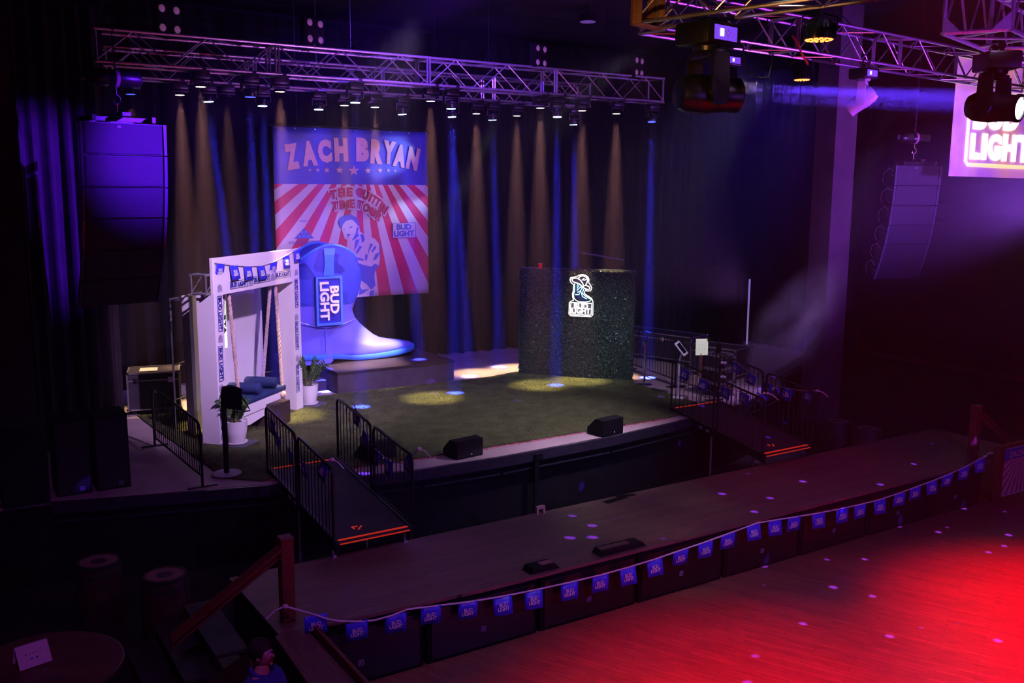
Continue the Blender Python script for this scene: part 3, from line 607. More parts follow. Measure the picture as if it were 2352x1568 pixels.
# pennants strung over the header
def bunting(name, label, pts, spots, fw_, fh_, n=None, tilt=0, tapes=1, txt=None, sw=.008, par_n='bunting', dirf=None, tb=False):
    root = thing(name, label, 'bunting', pts[0]); MB().path(pts, sw, 6).build('string', STRW, root, True)
    L = [0]
    for a, b in zip(pts, pts[1:]): L.append(L[-1]+(b-a).length)
    me = None
    for s in spots:
        # each spot: position along the polyline as a point
        j, t_ = s; p = lerp(pts[j], pts[j+1], t_); d = (pts[j+1]-pts[j]).normalized(); X = d.copy(); 
        if dirf: X = Vector(dirf).normalized()
        X = (X+Vector((0, 0, R.uniform(-.05, .05)))).normalized(); Y = Zv-X*X.z; Y.normalize(); N = X.cross(Y); tw = R.uniform(-.2, .2)
        Y = (Y-N*tw).normalized(); N = X.cross(Y)
        c = p-Y*(fh_/2+.002)
        m = MB(); kk = 6; vs = []
        for a in range(kk+1):
            for b in (0, 1, 2): u = (a/kk-.5)*fw_; vs.append(c+X*u+Y*(fh_/2-fh_*b/2)+N*.004*math.sin(a*1.1+s[0])*b)
        m.add(vs, [(a*3+b, a*3+b+1, a*3+3+b+1, a*3+3+b) for a in range(kk) for b in (0, 1)])
        fl = m.build('flag', FLAG, root, True); md = fl.modifiers.new('vinyl', 'SOLIDIFY'); md.thickness = .002
        put('lettering', txt or FTX, fl, c+N*.014-Y*fh_*.04, X, Y, w=fw_*.62, h=fh_*.42)
    return root
FTX = text_data('BUD\nLIGHT', PRW, .03, .002, 1, .95)
pp = [fpt(x, y, .03) for x, y in [(494, 603), (537, 609), (569, 611), (601, 610), (630, 601), (658, 586), (689, 568)]]
bunting('pennant_string', 'string of seven blue flags draped across the top of the white swing frame', pp, [(0, .30), (0, .99), (1, .99), (2, .95), (3, .98), (4, .97), (5, .75)], .25, .25, dirf=FU)
# swing seat on four ropes
SZ = .58
sw = thing('rope_swing', 'white daybed swing hung on thick ropes inside the white arch frame', 'swing', fr(1.5, .17, SZ))
L0, L1 = fr(.44, -.15, SZ+.08), fr(2.06, -.15, SZ+.08)
dd = FN*.62; cu = (L1-L0).normalized()
ctr = (L0+L1)/2+dd/2; LL = (L1-L0).length
MB().box(ctr-Zv*.17, (LL+.02, .58, .20), cu, FN, bev=.02).build('seat_board', WHT, sw)
m = MB(); bt = [(-LL/2, -.26), (-LL/2+.02, -.42), (-LL/2+.35, -.46), (LL*.06, -.40), (LL*.14, -.26)]; m.prism(bt, ctr-FN*.27+Vector((0, 0, 0)), cu, Zv, -.05); m.build('skirt_panel', WHT, sw)
cus = MB().box(ctr-Zv*.02, (LL+.02, .62, .12), cu, FN, bev=.04).build('seat_cushion', FCUSH, sw, True)
def rope(p0, p1):
    m = MB(); nseg = 60; pts = [lerp(p0, p1, i/nseg) for i in range(nseg+1)]
    for q in range(3): m.path([p+Vector((math.cos(i*.9+q*2.09), math.sin(i*.9+q*2.09), 0))*.016 for i, p in enumerate(pts)], .020, 6)
    m.build('rope', ROPE, sw, True)
for uf, ur, ut in ((.47, .60, .60), (1.95, 2.10, 2.20)):
    rope(fr(uf, -.12, SZ), fr(ut, .10, 2.66)); rope(fr(ur, .40, SZ), fr(ut-.06, .16, 2.66))
kn = fr(1.92, -.14, SZ-.06); bm = bmesh.new(); bmesh.ops.create_icosphere(bm, subdivisions=3, radius=.075)
m = MB(); m.add([v.co*(1+.12*math.sin(v.co.x*90)*math.sin(v.co.z*80))+kn for v in bm.verts], [[v.index for v in f.verts] for f in bm.faces]); bm.free(); m.build('rope_knot', ROPE, sw, True)
# bolster pillows
for lab, ax, ay in (('navy bolster pillow lying across the middle of the swing seat', 1.05, 0), ('navy bolster pillow near the right end of the swing seat', 1.62, 0)):
    c = fr(ax, .13, SZ+.08+.145); d = (FN*1.0-FU*.12).normalized()
    m = MB(); m.lathe(c-d*.30, [(.02, 0), (.075, .005), (.10, .03), (.105, .2), (.105, .45), (.10, .59), (.075, .615), (.02, .62)], 20, d); tag(m.build('bolster_pillow', FCUSH, None, True), lab, 'pillow', 'navy bolsters on the swing')
# black box seat in front of the swing
c = P(630, 982, z=S)
tag(MB().box((c.x+.02, c.y+.22, S+.03+.215), (.52, .52, .42), FU, FN, bev=.008).build('box_stool', mat('dark_brown_box', (.05, .03, .03), .5, noise=.2, bump=.1)), 'dark square box stool on the turf in front of the swing', 'stool')
# potted plants
LEAFS = [LEAF, mat('young_green_leaf', (.10, .22, .03), .4, noise=.2), mat('leaf_stalk', (.12, .14, .05), .5, noise=.2)]
def zz_plant(label, c, nst, hgt, seed, mat_col, scl=1.):
    rr = random.Random(seed); c = Vector(c); t = thing('potted_plant', label, 'potted plant', c, 'potted plants beside the swing frame')
    MB().lathe(c+Zv*.035, [(.145, 0), (.155, .02), (.195, .22), (.20, .36), (.205, .375), (.19, .378), (.18, .35), (.02, .34)], 32).build('pot', WHP, t, True, 60)
    MB().lathe(c+Zv*.012, [(.16, 0), (.19, .006), (.195, .028), (.17, .026), (.02, .022)], 32).build('saucer', WHP, t, True)
    MB().lathe(c+Zv*.365, [(.178, 0), (.15, .012), (.05, .02), (.01, .02)], 20).build('soil', SOIL, t, True)
    m = MB()
    for i in range(nst):
        g = rr.uniform(0, 2*pi); ln = hgt*rr.uniform(.65, 1.0); out = rr.uniform(.2, .6)*ln; b = c+Zv*.38+Vector((math.cos(g), math.sin(g), 0))*.06; pts = []
        for s in range(13): u = s/12; pts.append(b+Vector((math.cos(g), math.sin(g), 0))*out*u**1.6+Zv*ln*(u-.12*u*u))
        m.mi = 2; m.path(pts, [.013*(1-.6*s/12)+.003 for s in range(13)], 6)
        m.mi = 1 if i == 0 else 0
        for s in range(3, 13):
            for sd in (-1, 1):
                T = (pts[min(s+1, 12)]-pts[s-1]).normalized(); sdv = T.cross(Vector((math.cos(g+1.2), math.sin(g+1.2), .3))).normalized()*sd
                D = (sdv*1.0+T*.42+Vector((0, 0, rr.uniform(-.1, .2)))).normalized(); Wd = D.cross(sdv.cross(D)).normalized() if False else D.cross(T).normalized().cross(D).normalized(); Wd = T.cross(D).cross(D).normalized()
                l = .105*scl*rr.uniform(.8, 1.15); w = .021*scl; p = pts[s]; nn = D.cross(Wd)*.006
                m.add([p, p+D*l*.35+Wd*w+nn, p+D*l*.7+Wd*w*.8, p+D*l, p+D*l*.7-Wd*w*.8, p+D*l*.35-Wd*w+nn, p+D*l*.5-nn], [(0, 1, 6), (1, 2, 6), (2, 3, 6), (3, 4, 6), (4, 5, 6), (5, 0, 6)])
    m.build('foliage', LEAFS, t)
    return t
MT = mat('square_mat_fabric', (.10, .10, .14), .8, noise=.2)
for lab, px, py, n, h, sd in (('tall leafy plant in a white pot right of the swing frame', 709, 928, 11, .80, 4), ('smaller leafy plant in a white pot left of the swing frame', 543, 1018, 12, .48, 8)):
    c = P(px, py, z=S+.03); c.z = S+.03
    tag(MB().box((c.x+.04, c.y-.02, S+.036), (.50, .50, .008), FU, FN).build('floor_mat', MT), 'thin square mat under the '+('tall' if sd == 4 else 'smaller')+' potted plant', 'mat')
    zz_plant(lab, (c.x, c.y, S+.034), n, h, sd, None)
# ================================================================== guard rails and ramps
def rail_panel(name, label, a, b, ha, hb, nb, low=.10, post=None, rr=.10, group=None, feet=False, cl=0.):
    # a and b: foot points of the two uprights; tops at ha, hb above them
    a = Vector(a); b = Vector(b); A = a+Zv*ha; B = b+Zv*hb; t = thing(name, label, 'guard rail', a, group); d = (B-A).normalized()
    pts = [a+Zv*0, A-Zv*rr]+[A-Zv*rr*(1-math.sin(g))+d*rr*(1-math.cos(g)) for g in (.4, .8, 1.2, pi/2)]+[B-Zv*rr*(1-math.sin(g))-d*rr*(1-math.cos(g)) for g in (pi/2, 1.2, .8, .4)]+[B-Zv*rr, b+Zv*0]
    MB().path(pts, .021, 8).build('frame', BLK, t, True)
    l0, l1 = a+Zv*low, b+Zv*low; MB().tube(l0, l1, .016, 8).build('bottom_rail', BLK, t, True)
    for i in range(nb):
        u = (i+1)/(nb+1); p, q = lerp(l0, l1, u), lerp(A, B, u); ex = min(u, 1-u)*(B-A).length
        if ex < rr: q -= Zv*(rr-math.sqrt(max(0, rr*rr-(rr-ex)**2)))
        MB().tube(p, q, .0075, 6, cap=False).build('baluster', BLK, t, True)
    if feet:
        n = Vector((-(b-a).y, (b-a).x, 0)).normalized()
        for p in (a, b): MB().box(p+Zv*.012, (.05, .44, .022), (b-a).normalized(), n).build('foot', BLK, t)
    return t
rail_panel('guard_rail', 'black barred guard rail standing free on the stage beside the swing frame', (3.20, 16.55, S+.001), (3.32, 13.85, S+.001), 1.06, .98, 21, .17, rr=.16, feet=True)
RMP = mat('ramp_black_grip', (.030, .024, .032), .7, noise=.25, nscale=8, bump=.3, bscale=120)
def ramp(label, x0, x1, yt, yb, zt, zb_, skew=0.):
    t = thing('access_ramp', label, 'ramp', (x0, yt, zt)); a, b = Vector((x0, yt, zt)), Vector((x1, yt, zt)); c, d = Vector((x1+skew, yb, zb_)), Vector((x0+skew, yb, zb_))
    m = MB(); k = Zv*.035; m.add([a, b, c, d, a-k, b-k, c-k, d-k], [(0, 3, 2, 1), (4, 5, 6, 7), (0, 1, 5, 4), (2, 3, 7, 6), (1, 2, 6, 5), (0, 4, 7, 3)]); m.build('deck', RMP, t)
    for u, v_ in ((a, d), (b, c)):
        m = MB(); q = u+Zv*.02; w = v_+Zv*.02; dn = Zv*.17; ex = Vector((.03 if u is b else -.03, 0, 0))
        m.add([q, w, w-dn, q-dn, q+ex, w+ex, w-dn+ex, q-dn+ex], [(0, 1, 2, 3), (4, 7, 6, 5), (0, 4, 5, 1), (2, 6, 7, 3), (0, 3, 7, 4), (1, 5, 6, 2)]); m.build('side_channel', BLK, t)
    dd_ = (d-a).normalized(); wd = (x1-x0)
    for c0_, w_, o in (((a+b)/2+dd_*.05, .03, 0), ((c+d)/2-dd_*.05, .035, 0), ((c+d)/2-dd_*.0-Zv*.03, .05, 1)):
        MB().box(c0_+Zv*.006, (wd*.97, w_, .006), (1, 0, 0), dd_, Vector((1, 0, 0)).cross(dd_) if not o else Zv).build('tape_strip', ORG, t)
    ar = (c+d)/2-dd_*.28-Vector((.1, 0, 0)); m = MB(); 
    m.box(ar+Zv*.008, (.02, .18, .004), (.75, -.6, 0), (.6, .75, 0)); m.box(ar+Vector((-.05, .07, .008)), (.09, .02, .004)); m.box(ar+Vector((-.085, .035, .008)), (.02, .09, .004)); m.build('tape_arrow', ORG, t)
    for u, v_ in ((a, d), (b, c)):
        q = lerp(u, v_, .93); MB().tube((q.x, q.y, TH), q-Zv*.03, .02, 8).tube((q.x, q.y+.05, TH+.01), (q.x, q.y-.05, TH+.01), .03, 8).build('leg', ALU, t, True)
        q = lerp(u, v_, .45); MB().tube((q.x, q.y, 0.005), q-Zv*.03, .02, 8).build('leg', ALU, t, True)
    for u in (.18, .34, .42): q = lerp(a, d, u)-Zv*.09; MB().box(q-Vector((.032, 0, 0)), (.004, .05 if u < .3 else .09, .045)).build('label_sticker', PRW, t)
    return t
def rail_pts(x0, yt, yb, zt, zb_, s, u): return Vector((x0, yt+(yb-yt)*u, zt+(zb_-zt)*u+.0))
for lab, x0, x1, yt, yb, zt, zb_ in (('left', 4.40, 5.45, 13.98, 11.22, S+.10, 1.06), ('right', 12.60, 13.78, 13.88, 11.38, S+.10, 1.0)):
    ramp(f'black ramp edged in orange tape at the {lab} end of the stage front', x0, x1, yt, yb, zt, zb_)
    for sd, xx in (('left', x0-.055), ('right', x1+.055)):
        for k_, (u, w) in enumerate(((0.01, .485), (.525, .99))):
            o = Zv*-.06; h = 1.06 if k_ == 0 else 1.07
            rail_panel('guard_rail', f'barred rail on the {sd} edge of the {lab} ramp, {"upper panel nearer the stage" if k_ == 0 else "lower panel nearer the runway"}', rail_pts(xx, yt, yb, zt, zb_, 0, u)+o, rail_pts(xx, yt, yb, zt, zb_, 0, w)+o, h, h, 9, .08, rr=.10, group='ramp guard rails')
def strpts(l, n=6):
    out = []
    for a, b in zip(l, l[1:]): out += [lerp(a, b, i/n) for i in range(n)]
    return out+[Vector(l[-1])]
def smooth(l, it=2):
    for _ in range(it): l = [l[0]]+[q for a, b in zip(l, l[1:]) for q in (lerp(a, b, .25), lerp(a, b, .75))]+[l[-1]]
    return l
def ends(t, p, d):
    MB().path([p, p+Vector(d)*.5+Vector((0, 0, .03)), p+Vector(d)], .010, 6).build('loose_end', STRW, t, True); MB().lathe(p-Zv*.02, [(.005, 0), (.03, .01), (.03, .035), (.005, .045)], 10).build('tape_knot', STRW, t, True)
for lab, xx, px in (('left rail of the left ramp', 4.345, [(611, 955), (627, 965), (634, 985), (640, 1008), (662, 1030), (683, 1050), (700, 1064), (738, 1070), (762, 1055)]),
                    ('right rail of the left ramp', 5.505, [(805, 918), (822, 945), (835, 980), (845, 1005), (862, 1030), (880, 1047), (900, 1060), (930, 1064), (962, 1030)]),
                    ('left rail of the right ramp', 12.545, [(1560, 835), (1580, 850), (1610, 868), (1645, 882), (1680, 893), (1710, 902), (1740, 906), (1763, 903)]),
                    ('right rail of the right ramp', 13.84, [(1672, 818), (1700, 838), (1730, 860), (1760, 878), (1800, 890), (1840, 897), (1878, 897)])):
    L = [P(a, b, x=xx+.03) for a, b in px]; n = len(L)-1
    tt_ = bunting('pennant_string', f'string of small blue flags sagging along the {lab}', L, [(int(n*(i+.6)/5), (n*(i+.6)/5) % 1) for i in range(5)], .24, .23, dirf=(0, -1, -.3) if xx < 6 else (0, -1, -.25))
    ends(tt_, L[-1], (.10, -.16, -.10)); 

# ================================================================== hedge wall and neon sign
A, B = P(1192, 860, z=S), P(1448, 876, z=S); HU = (B-A).normalized(); HN = Vector((-HU.y, HU.x, 0)); HLn = (B-A).length; HH = 2.54
HGM = mat('hedge_core', (.012, .025, .012), .9, noise=.4, bump=.5)
hg = thing('hedge_backdrop', 'square wall of artificial dark green hedge on the stage carrying a neon sign', 'hedge wall', A)
MB().box(A+HU*HLn/2+HN*.16+Zv*HH/2, (HLn, .26, HH), HU, HN).build('backing', HGM, hg)
m = MB(); rr = random.Random(5)
def leaf(m, c, n, s):
    t1_ = Vector((rr.gauss(0, 1), rr.gauss(0, 1), rr.gauss(0, 1))); t1_ = (t1_-n*t1_.dot(n)*.6).normalized(); t2_ = (t1_.cross(n)+Vector((rr.gauss(0, .4), rr.gauss(0, .4), rr.gauss(0, .4)))).normalized()
    m.add([c-t1_*s, c+t2_*s*.4, c+t1_*s, c-t2_*s*.4], [(0, 1, 2, 3)])
for i in range(17000): u = rr.uniform(-.01, HLn+.01); z = rr.uniform(0, HH); leaf(m, A+HU*u+HN*(.03-rr.uniform(0, .07))+Zv*z, -HN, rr.uniform(.014, .032))
for i in range(1800): leaf(m, A+HU*rr.uniform(-.02, HLn+.02)+HN*rr.uniform(-.03, .28)+Zv*(HH+rr.uniform(-.03, .03)), Zv, rr.uniform(.014, .032))
for i in range(1500): leaf(m, A+HU*(HLn+rr.uniform(-.01, .03))+HN*rr.uniform(0, .28)+Zv*rr.uniform(0, HH), HU, rr.uniform(.014, .032)); leaf(m, A+HU*(-rr.uniform(-.01, .03))+HN*rr.uniform(0, .28)+Zv*rr.uniform(0, HH), -HU, rr.uniform(.014, .032))
lf = m.build('leaves', mat('hedge_leaf', (.040, .072, .056), .3, noise=.5, nscale=30), hg); lf['kind'] = 'stuff'
MB().box(A+HU*HLn/2+HN*.29+Zv*(HH+.02), (HLn+.02, .03, .03), HU, HN).build('top_rail', ALU, hg)
def nz(x, y, off=.10):
    px, py = 1280+x/12.06, 610+y/12.06; v = rt*((px-CX)/F_PX)-up*((py-CY)/F_PX)+fw; o = A-HN*off; return EYE+v*((o-EYE).dot(HN)/v.dot(HN))
neon = thing('neon_sign', 'glowing neon sign of a boot wearing a hat above a lettered box', 'neon sign', nz(660, 850))
NW = mat('neon_white', (1, 1, 1), em=(1, 1, .93), ems=1.7); NC = mat('neon_cyan', (.6, 1, 1), em=(.45, 1, .92), ems=1.6); NG = mat('sign_grey_acrylic', (.12, .11, .14), .3, noise=.05); NB = mat('sign_navy_acrylic', (.012, .06, .20), .3, noise=.05); NK = mat('sign_black_acrylic', (.015, .013, .02), .3, noise=.05); NGW = mat('sign_edge_glow', (.9, 1, .8), em=(.85, 1, .6), ems=2.2)
out = [(350, 380), (375, 330), (480, 312), (560, 292), (620, 258), (700, 245), (780, 265), (850, 315), (878, 385), (868, 470), (925, 545), (955, 620), (925, 690), (850, 705), (775, 680), (750, 760), (800, 810), (880, 860), (955, 915), (985, 1000), (990, 1060), (985, 1360), (930, 1412), (370, 1388), (322, 1340), (335, 1020), (385, 978), (450, 962), (425, 860), (418, 780), (445, 700), (455, 530), (380, 470)]
def npoly(p, m_, name, off, th=.006):
    a_ = [nz(x, y, off) for x, y in p]; b_ = [q+HN*th for q in a_]; k = len(p); return MB().add(a_+b_, [list(range(k)), [k+i for i in range(k)][::-1]]+[[i, (i+1) % k, k+(i+1) % k, k+i] for i in range(k)]).build(name, m_, neon)
npoly(out, NK, 'backing_plate', .085)
def npath(p, m_, r, name='neon_tube', off=.10, closed=False): 
    MB().path([nz(x, y, off) for x, y in p], r, 8, closed=closed).build(name, m_, neon, True)
npath(out, NW, .010, off=.10, closed=True)
npoly([(410, 385), (560, 375), (650, 430), (712, 555), (620, 490), (500, 455), (440, 430)], NG, 'hat_face', .098); npoly([(600, 350), (650, 318), (750, 345), (700, 370), (690, 410), (760, 405), (820, 380), (765, 530), (700, 450), (660, 385)], NG, 'hat_face', .098); npoly([(800, 570), (870, 600), (880, 628), (830, 635), (792, 610)], NG, 'hat_face', .098)
npoly([(520, 840), (560, 820), (590, 790), (625, 755), (680, 860), (690, 910), (800, 950), (860, 960), (800, 985), (700, 975), (600, 920)], NB, 'boot_face', .098); npoly([(690, 780), (740, 830), (820, 890), (900, 930), (800, 900), (730, 860)], NB, 'boot_face', .098); npoly([(490, 520), (740, 600), (740, 740), (680, 760), (590, 690), (540, 790), (470, 760)], NB, 'boot_face', .096)
for p in ([(395, 370), (470, 345), (560, 350), (640, 400), (700, 480), (730, 560), (800, 545), (880, 580), (905, 630), (860, 665), (780, 640), (720, 600)], [(395, 370), (440, 450), (520, 470), (620, 510), (720, 600)], [(580, 350), (640, 290), (740, 285), (830, 335), (845, 400), (790, 540)], [(750, 345), (690, 395), (760, 400), (830, 360)]): npath(p, NW, .012, 'hat_tube')
for p in ([(480, 490), (480, 700), (450, 790), (460, 900), (520, 960), (600, 1000), (780, 1010), (900, 985), (940, 940), (860, 890), (760, 830), (700, 760), (730, 640)], [(560, 510), (545, 640), (610, 520)], [(545, 690), (640, 590), (690, 620), (640, 700), (560, 740)], [(500, 800), (600, 800), (650, 700), (700, 860), (820, 920)], [(650, 560), (680, 640), (740, 560)]): npath(p, NC, .010, 'boot_tube')
npath([(385, 1020), (950, 1045), (940, 1340), (910, 1370), (385, 1350), (360, 1320), (375, 1030)], NW, .011, 'box_tube')
npoly([(395, 1045), (930, 1065), (925, 1345), (390, 1330)], NG, 'box_face', .096)
c = nz(655, 1120, .115); put('lettering', text_data('BUD', NW, .01, .02), neon, c, HU, Zv, w=.33, h=.12)
c = nz(655, 1250, .115); put('lettering', text_data('LIGHT', NW, .01, .02), neon, c, HU, Zv, w=.44, h=.13)
cp_ = A+HU*.47+HN*.14+Zv*(HH+.02)
t = thing('red_cup', 'small red party cup left on top of the hedge wall', 'cup', cp_); rd = mat('red_plastic_added_glow', (.7, .01, .02), .3, noise=.05, em=(1, .02, .03), ems=.12)  # faint emission added to the cup's red
MB().lathe(cp_, [(.038, 0), (.052, .12), (.055, .125), (.049, .122), (.035, .01)], 20).build('body', rd, t, True); MB().lathe(cp_+Zv*.12, [(.052, 0), (.056, .004), (.056, .01), (.050, .01)], 20, cap=False).build('rim', PRW, t)

# ================================================================== stands at the right of the stage
c = P(1480, 883, z=S); t = thing('stanchion', 'chrome crowd stanchion with a round base beside the right edge of the hedge', 'stanchion', c)
MB().lathe(c, [(.18, 0), (.18, .012), (.06, .03), (.03, .035)], 28).build('base', CHR, t, True); MB().tube(c+Zv*.03, c+Zv*.98, .027, 14).build('post', CHR, t, True); MB().lathe(c+Zv*.97, [(.035, 0), (.037, .05), (.025, .07), (.01, .075)], 14).build('head', BLK, t, True)
c = P(1557, 912, z=S+.03); c.z = S+.031; t = thing('tablet_stand', 'white floor stand holding a tilted tablet near the top of the right ramp', 'tablet stand', c)
MB().box(c+Zv*.008, (.36, .30, .014), (.8, .6, 0), (-.6, .8, 0), bev=.005).build('base', WHP, t); MB().tube(c+Zv*.015, c+Zv*.78, .022, 12).build('pole', WHP, t, True)
MB().path([c+Zv*.76, c+Zv*.86+Vector((.03, 0, 0)), c+Zv*.93+Vector((.08, .02, 0)), c+Zv*1.02+Vector((.085, .03, 0))], .020, 8).build('neck', WHP, t, True)
tX = Vector((.86, .45, .12)).normalized(); tY = Vector((-.1, .62, .75)); tY = (tY-tX*tY.dot(tX)).normalized(); tN = tX.cross(tY); tc = c+Zv*1.06+Vector((.03, -.02, 0))
MB().box(tc, (.26, .34, .022), tX, tY, tN, bev=.008).build('tablet_frame', WHP, t, True); MB().box(tc-tN*.0+tN*.0125, (.17, .25, .004), tX, tY, tN).build('screen', mat('dark_screen', (.006, .005, .008), .15, noise=.05), t)
c = P(1607, 926, z=S+.03); c.z = S+.031; t = thing('sign_stand', 'chrome post with a glowing pale notice board at its top beside the tablet stand', 'sign stand', c)
MB().lathe(c, [(.19, 0), (.19, .012), (.05, .03), (.03, .035)], 28).build('base', CHR, t, True)
for s in (-.022, .022): MB().tube(c+Vector((s, 0, .03)), c+Vector((s, 0, 1.06)), .012, 10).build('pole', CHR, t, True)
sX = Vector((.9, -.42, 0)).normalized(); sc_ = c+Zv*1.19
bp = MB().box(sc_, (.26, .03, .34), sX, Zv.cross(sX), Zv, bev=.008).build('notice_board', mat('notice_board_lit', (.8, .8, .65), .5, em=(.85, 1, .65), ems=.35), t)
put('lettering', text_data('ENTER\nHERE', mat('grey_ink', (.15, .15, .1), .5), .0, .002) if False else text_data('. . .\n. . .', mat('grey_ink', (.15, .15, .1), .5), .0, .002), bp, sc_-Zv.cross(sX)*.017, sX, Zv, w=.12, h=.10)
MB().lathe(sc_+Zv*.15+sX*.13, [(.03, 0), (.045, .02), (.03, .04)], 14, (0, -1, 0)).build('clip_lamp', CHR, t, True)
# black stanchion with a hooded device at the left
c = P(521, 1091, z=S); t = thing('bollard_stand', 'thick black post on a round grey base with a hooded black device at its top', 'stand', c)
MB().lathe(c+Zv*.03, [(.225, 0), (.225, .008), (.21, .014), (.05, .015)], 36).build('base', mat('lilac_grey_steel', (.42, .40, .5), .45, noise=.06), t, True); MB().tube(c+Zv*.04, c+Zv*1.32, .042, 16).build('post', BLK, t, True)
m = MB(); hp_ = [(-.02, .02), (.22, -.03), (.24, .30), (.10, .36), (-.03, .34), (-.06, .2)]; m.prism(hp_, c+Zv*1.05+Vector((.03, .07, 0)), (1, 0, 0), (0, 0, 1), .14); m.build('hooded_device', BLKM, t)
MB().path([c+Zv*1.25+Vector((.25, 0, 0)), c+Zv*1.1+Vector((.35, 0, 0)), c+Zv*.98+Vector((.40, 0, 0)), c+Zv*.97+Vector((.25, .02, 0)), c+Zv*1.0+Vector((.15, 0, 0))], .012, 6).build('strap', BLK, t, True)

# ================================================================== wedge monitors, speakers
def jbl(t, c, X, Y, s):
    N = Vector(X).cross(Vector(Y)).normalized(); m = MB(); 
    for a in (-1, 1): m.box(Vector(c)+Vector(X)*a*s/2+N*.004, (s*.12, s, .004), X, Y, N); m.box(Vector(c)+Vector(Y)*a*s/2+N*.004, (s, s*.12, .004), X, Y, N)
    m.build('badge', CREST, t); put('badge_mark', text_data('JBL', CREST, .02, .002), t, Vector(c)+N*.004, X, Y, w=s*.7)
for px, py, an, lab in ((873, 1058, .16, 'black stage monitor wedge on the stage lip seen through the left ramp rails'), (1075, 1049, .12, 'black stage monitor wedge in the middle of the stage lip'), (1403, 998, .14, 'black stage monitor wedge towards the right end of the stage lip')):
    c = P(px, py, z=S); c.z = S; X = Vector((math.cos(an), math.sin(an), 0)); Y = Vector((-X.y, X.x, 0)); t = thing('stage_monitor', lab, 'stage monitor', c, 'stage monitors along the stage lip')
    c = c+Y*.12; pr = [(-.17, 0), (.22, 0), (.22, .12), (.02, .31), (-.17, .30)]; m = MB(); m.prism(pr, c-X*.27, Y, Zv, .54) ; m.build('cabinet', BLKM, t)
    MB().box(c-Y*.172+Zv*.155, (.50, .008, .27), X, Y, bev=.003).build('grille', BLK, t); MB().box(c-Y*.180+X*.03+Zv*.06, (.025, .004, .025), X, Y).build('badge', PRW, t)
    MB().path([c+X*.28+Zv*.1, c+X*.36+Zv*.03, c+X*.42+Y*.1+Zv*.012, c+X*.40+Y*.25+Zv*.012], .006, 6).build('cable', BLK, t, True)
def tower(x, lab):
    c = Vector((x, 14.72, S)); t = thing('tall_speaker', lab, 'speaker', c, 'tall speakers at the left end of the stage'); 
    MB().box(c+Zv*.56, (.47, .56, 1.12), bev=.012).build('cabinet', BLKM, t); MB().box(c+Vector((0, -.285, .56)), (.43, .02, 1.06), bev=.006).build('grille', mat('speaker_grille', (.012, .012, .016), .5, bump=.5, bscale=300, noise=.2), t)
    jbl(t, c+Vector((.10, -.297, .09)), Vector((1, 0, 0)), Zv, .05)
tower(2.19, 'tall black speaker at the left end of the stage, nearer the guard rail'); tower(1.66, 'tall black speaker at the left end of the stage, farther from the guard rail')
tag(MB().box((1.02, 14.56, S+.57), (.60, .6, 1.14), bev=.01).build('subwoofer_cover', mat('black_cloth_cover', (.006, .005, .01), .95, bump=.4, bscale=12, noise=.3)), 'black covered equipment block at the far left of the stage by the wall', 'equipment')

# ================================================================== flight cases
LAM = mat('case_black_laminate', (.035, .025, .04), .5, noise=.3, nscale=10); LID = mat('case_paper_label', (.6, .55, .55), .7, noise=.1)
def flight_case(label, c, X, w, d, h, wheels=True, group=None, rack=False, latch=3, lidlabel=False, base=None):
    X = Vector(X).normalized(); Y = Vector((-X.y, X.x, 0)); c = Vector(c); t = thing('flight_case', label, 'flight case', c, group); b = .11 if wheels else .0
    o = c+Zv*b; MB().box(o+Zv*h/2, (w-.02, d-.02, h-.01), X, Y).build('body', LAM, t)
    m = MB(); e = .028
    for a in (-1, 1):
        for q in (-1, 1):
            m.box(o+X*a*w/2+Y*q*d/2+Zv*h/2, (e, e, h), X, Y)
            for z in (0.0, h): m.box(o+Y*q*d/2*1+Zv*z, (w, e, e), X, Y) if a == 1 else None
            for z in (0.0, h): m.box(o+X*a*w/2+Zv*z, (e, d, e), X, Y) if q == 1 else None
    for q in (-1, 1): m.box(o+Y*q*d/2+Zv*(h*.8), (w, e*.8, .022), X, Y)
    m.build('edging', ALU, t)
    m = MB()
    for a in (-1, 1):
        for q in (-1, 1):
            for z in (0, h): m.lathe(o+X*a*w/2+Y*q*d/2+Zv*(z-.03), [(.01, 0), (.04, .012), (.045, .03), (.04, .05), (.01, .06)], 10)
    m.build('corner_ball', CHR, t, True)
    for i in range(latch):
        p = o-Y*(d/2+.006)+X*(w*((i+.5)/latch-.5))+Zv*(h*(.8 if i % 2 == 0 else .52)); MB().box(p, (.10, .015, .11), X, Y, bev=.004).build('latch', CHR, t)
    if rack:
        MB().box(o-X*(w/2+.004)+Zv*h/2, (.01, d*.8, h*.7), X, Y).build('rack_front', BLK, t)
        m = MB(); m.lathe(o-Y*(d/2+.02)+Zv*h*.45-X*w*.3, [(.07, 0), (.075, .03), (.03, .05)], 14, Zv.cross(X)*0+Zv); m.build('cable_coil', mat('lilac_cable_sleeve', (.45, .35, .5), .6, noise=.1), t, True)
    if lidlabel: MB().box(o+Zv*(h+.008)-X*w*.1, (w*.35, d*.5, .004), X, Y).build('paper_label', LID, t)
    if wheels:
        for a in (-1, 1):
            for q in (-1, 1): p = c+X*a*(w/2-.1)+Y*q*(d/2-.1); MB().lathe(p+Zv*.045-Y*.015, [(.045, 0), (.045, .03)], 14, Y).tube(p+Zv*.05, p+Zv*b, .02, 8).build('caster', BLK, t, True)
    return t
c = P(377, 962, z=S)+Vector((.35, .45, 0)); c.z = S+.03 if inpoly(c.x, c.y, cpl) else S
flight_case('large black flight case with metal edging behind the left guard rail', (3.80, 19.35, S), (1, -.25, 0), .95, .75, .72, lidlabel=True)
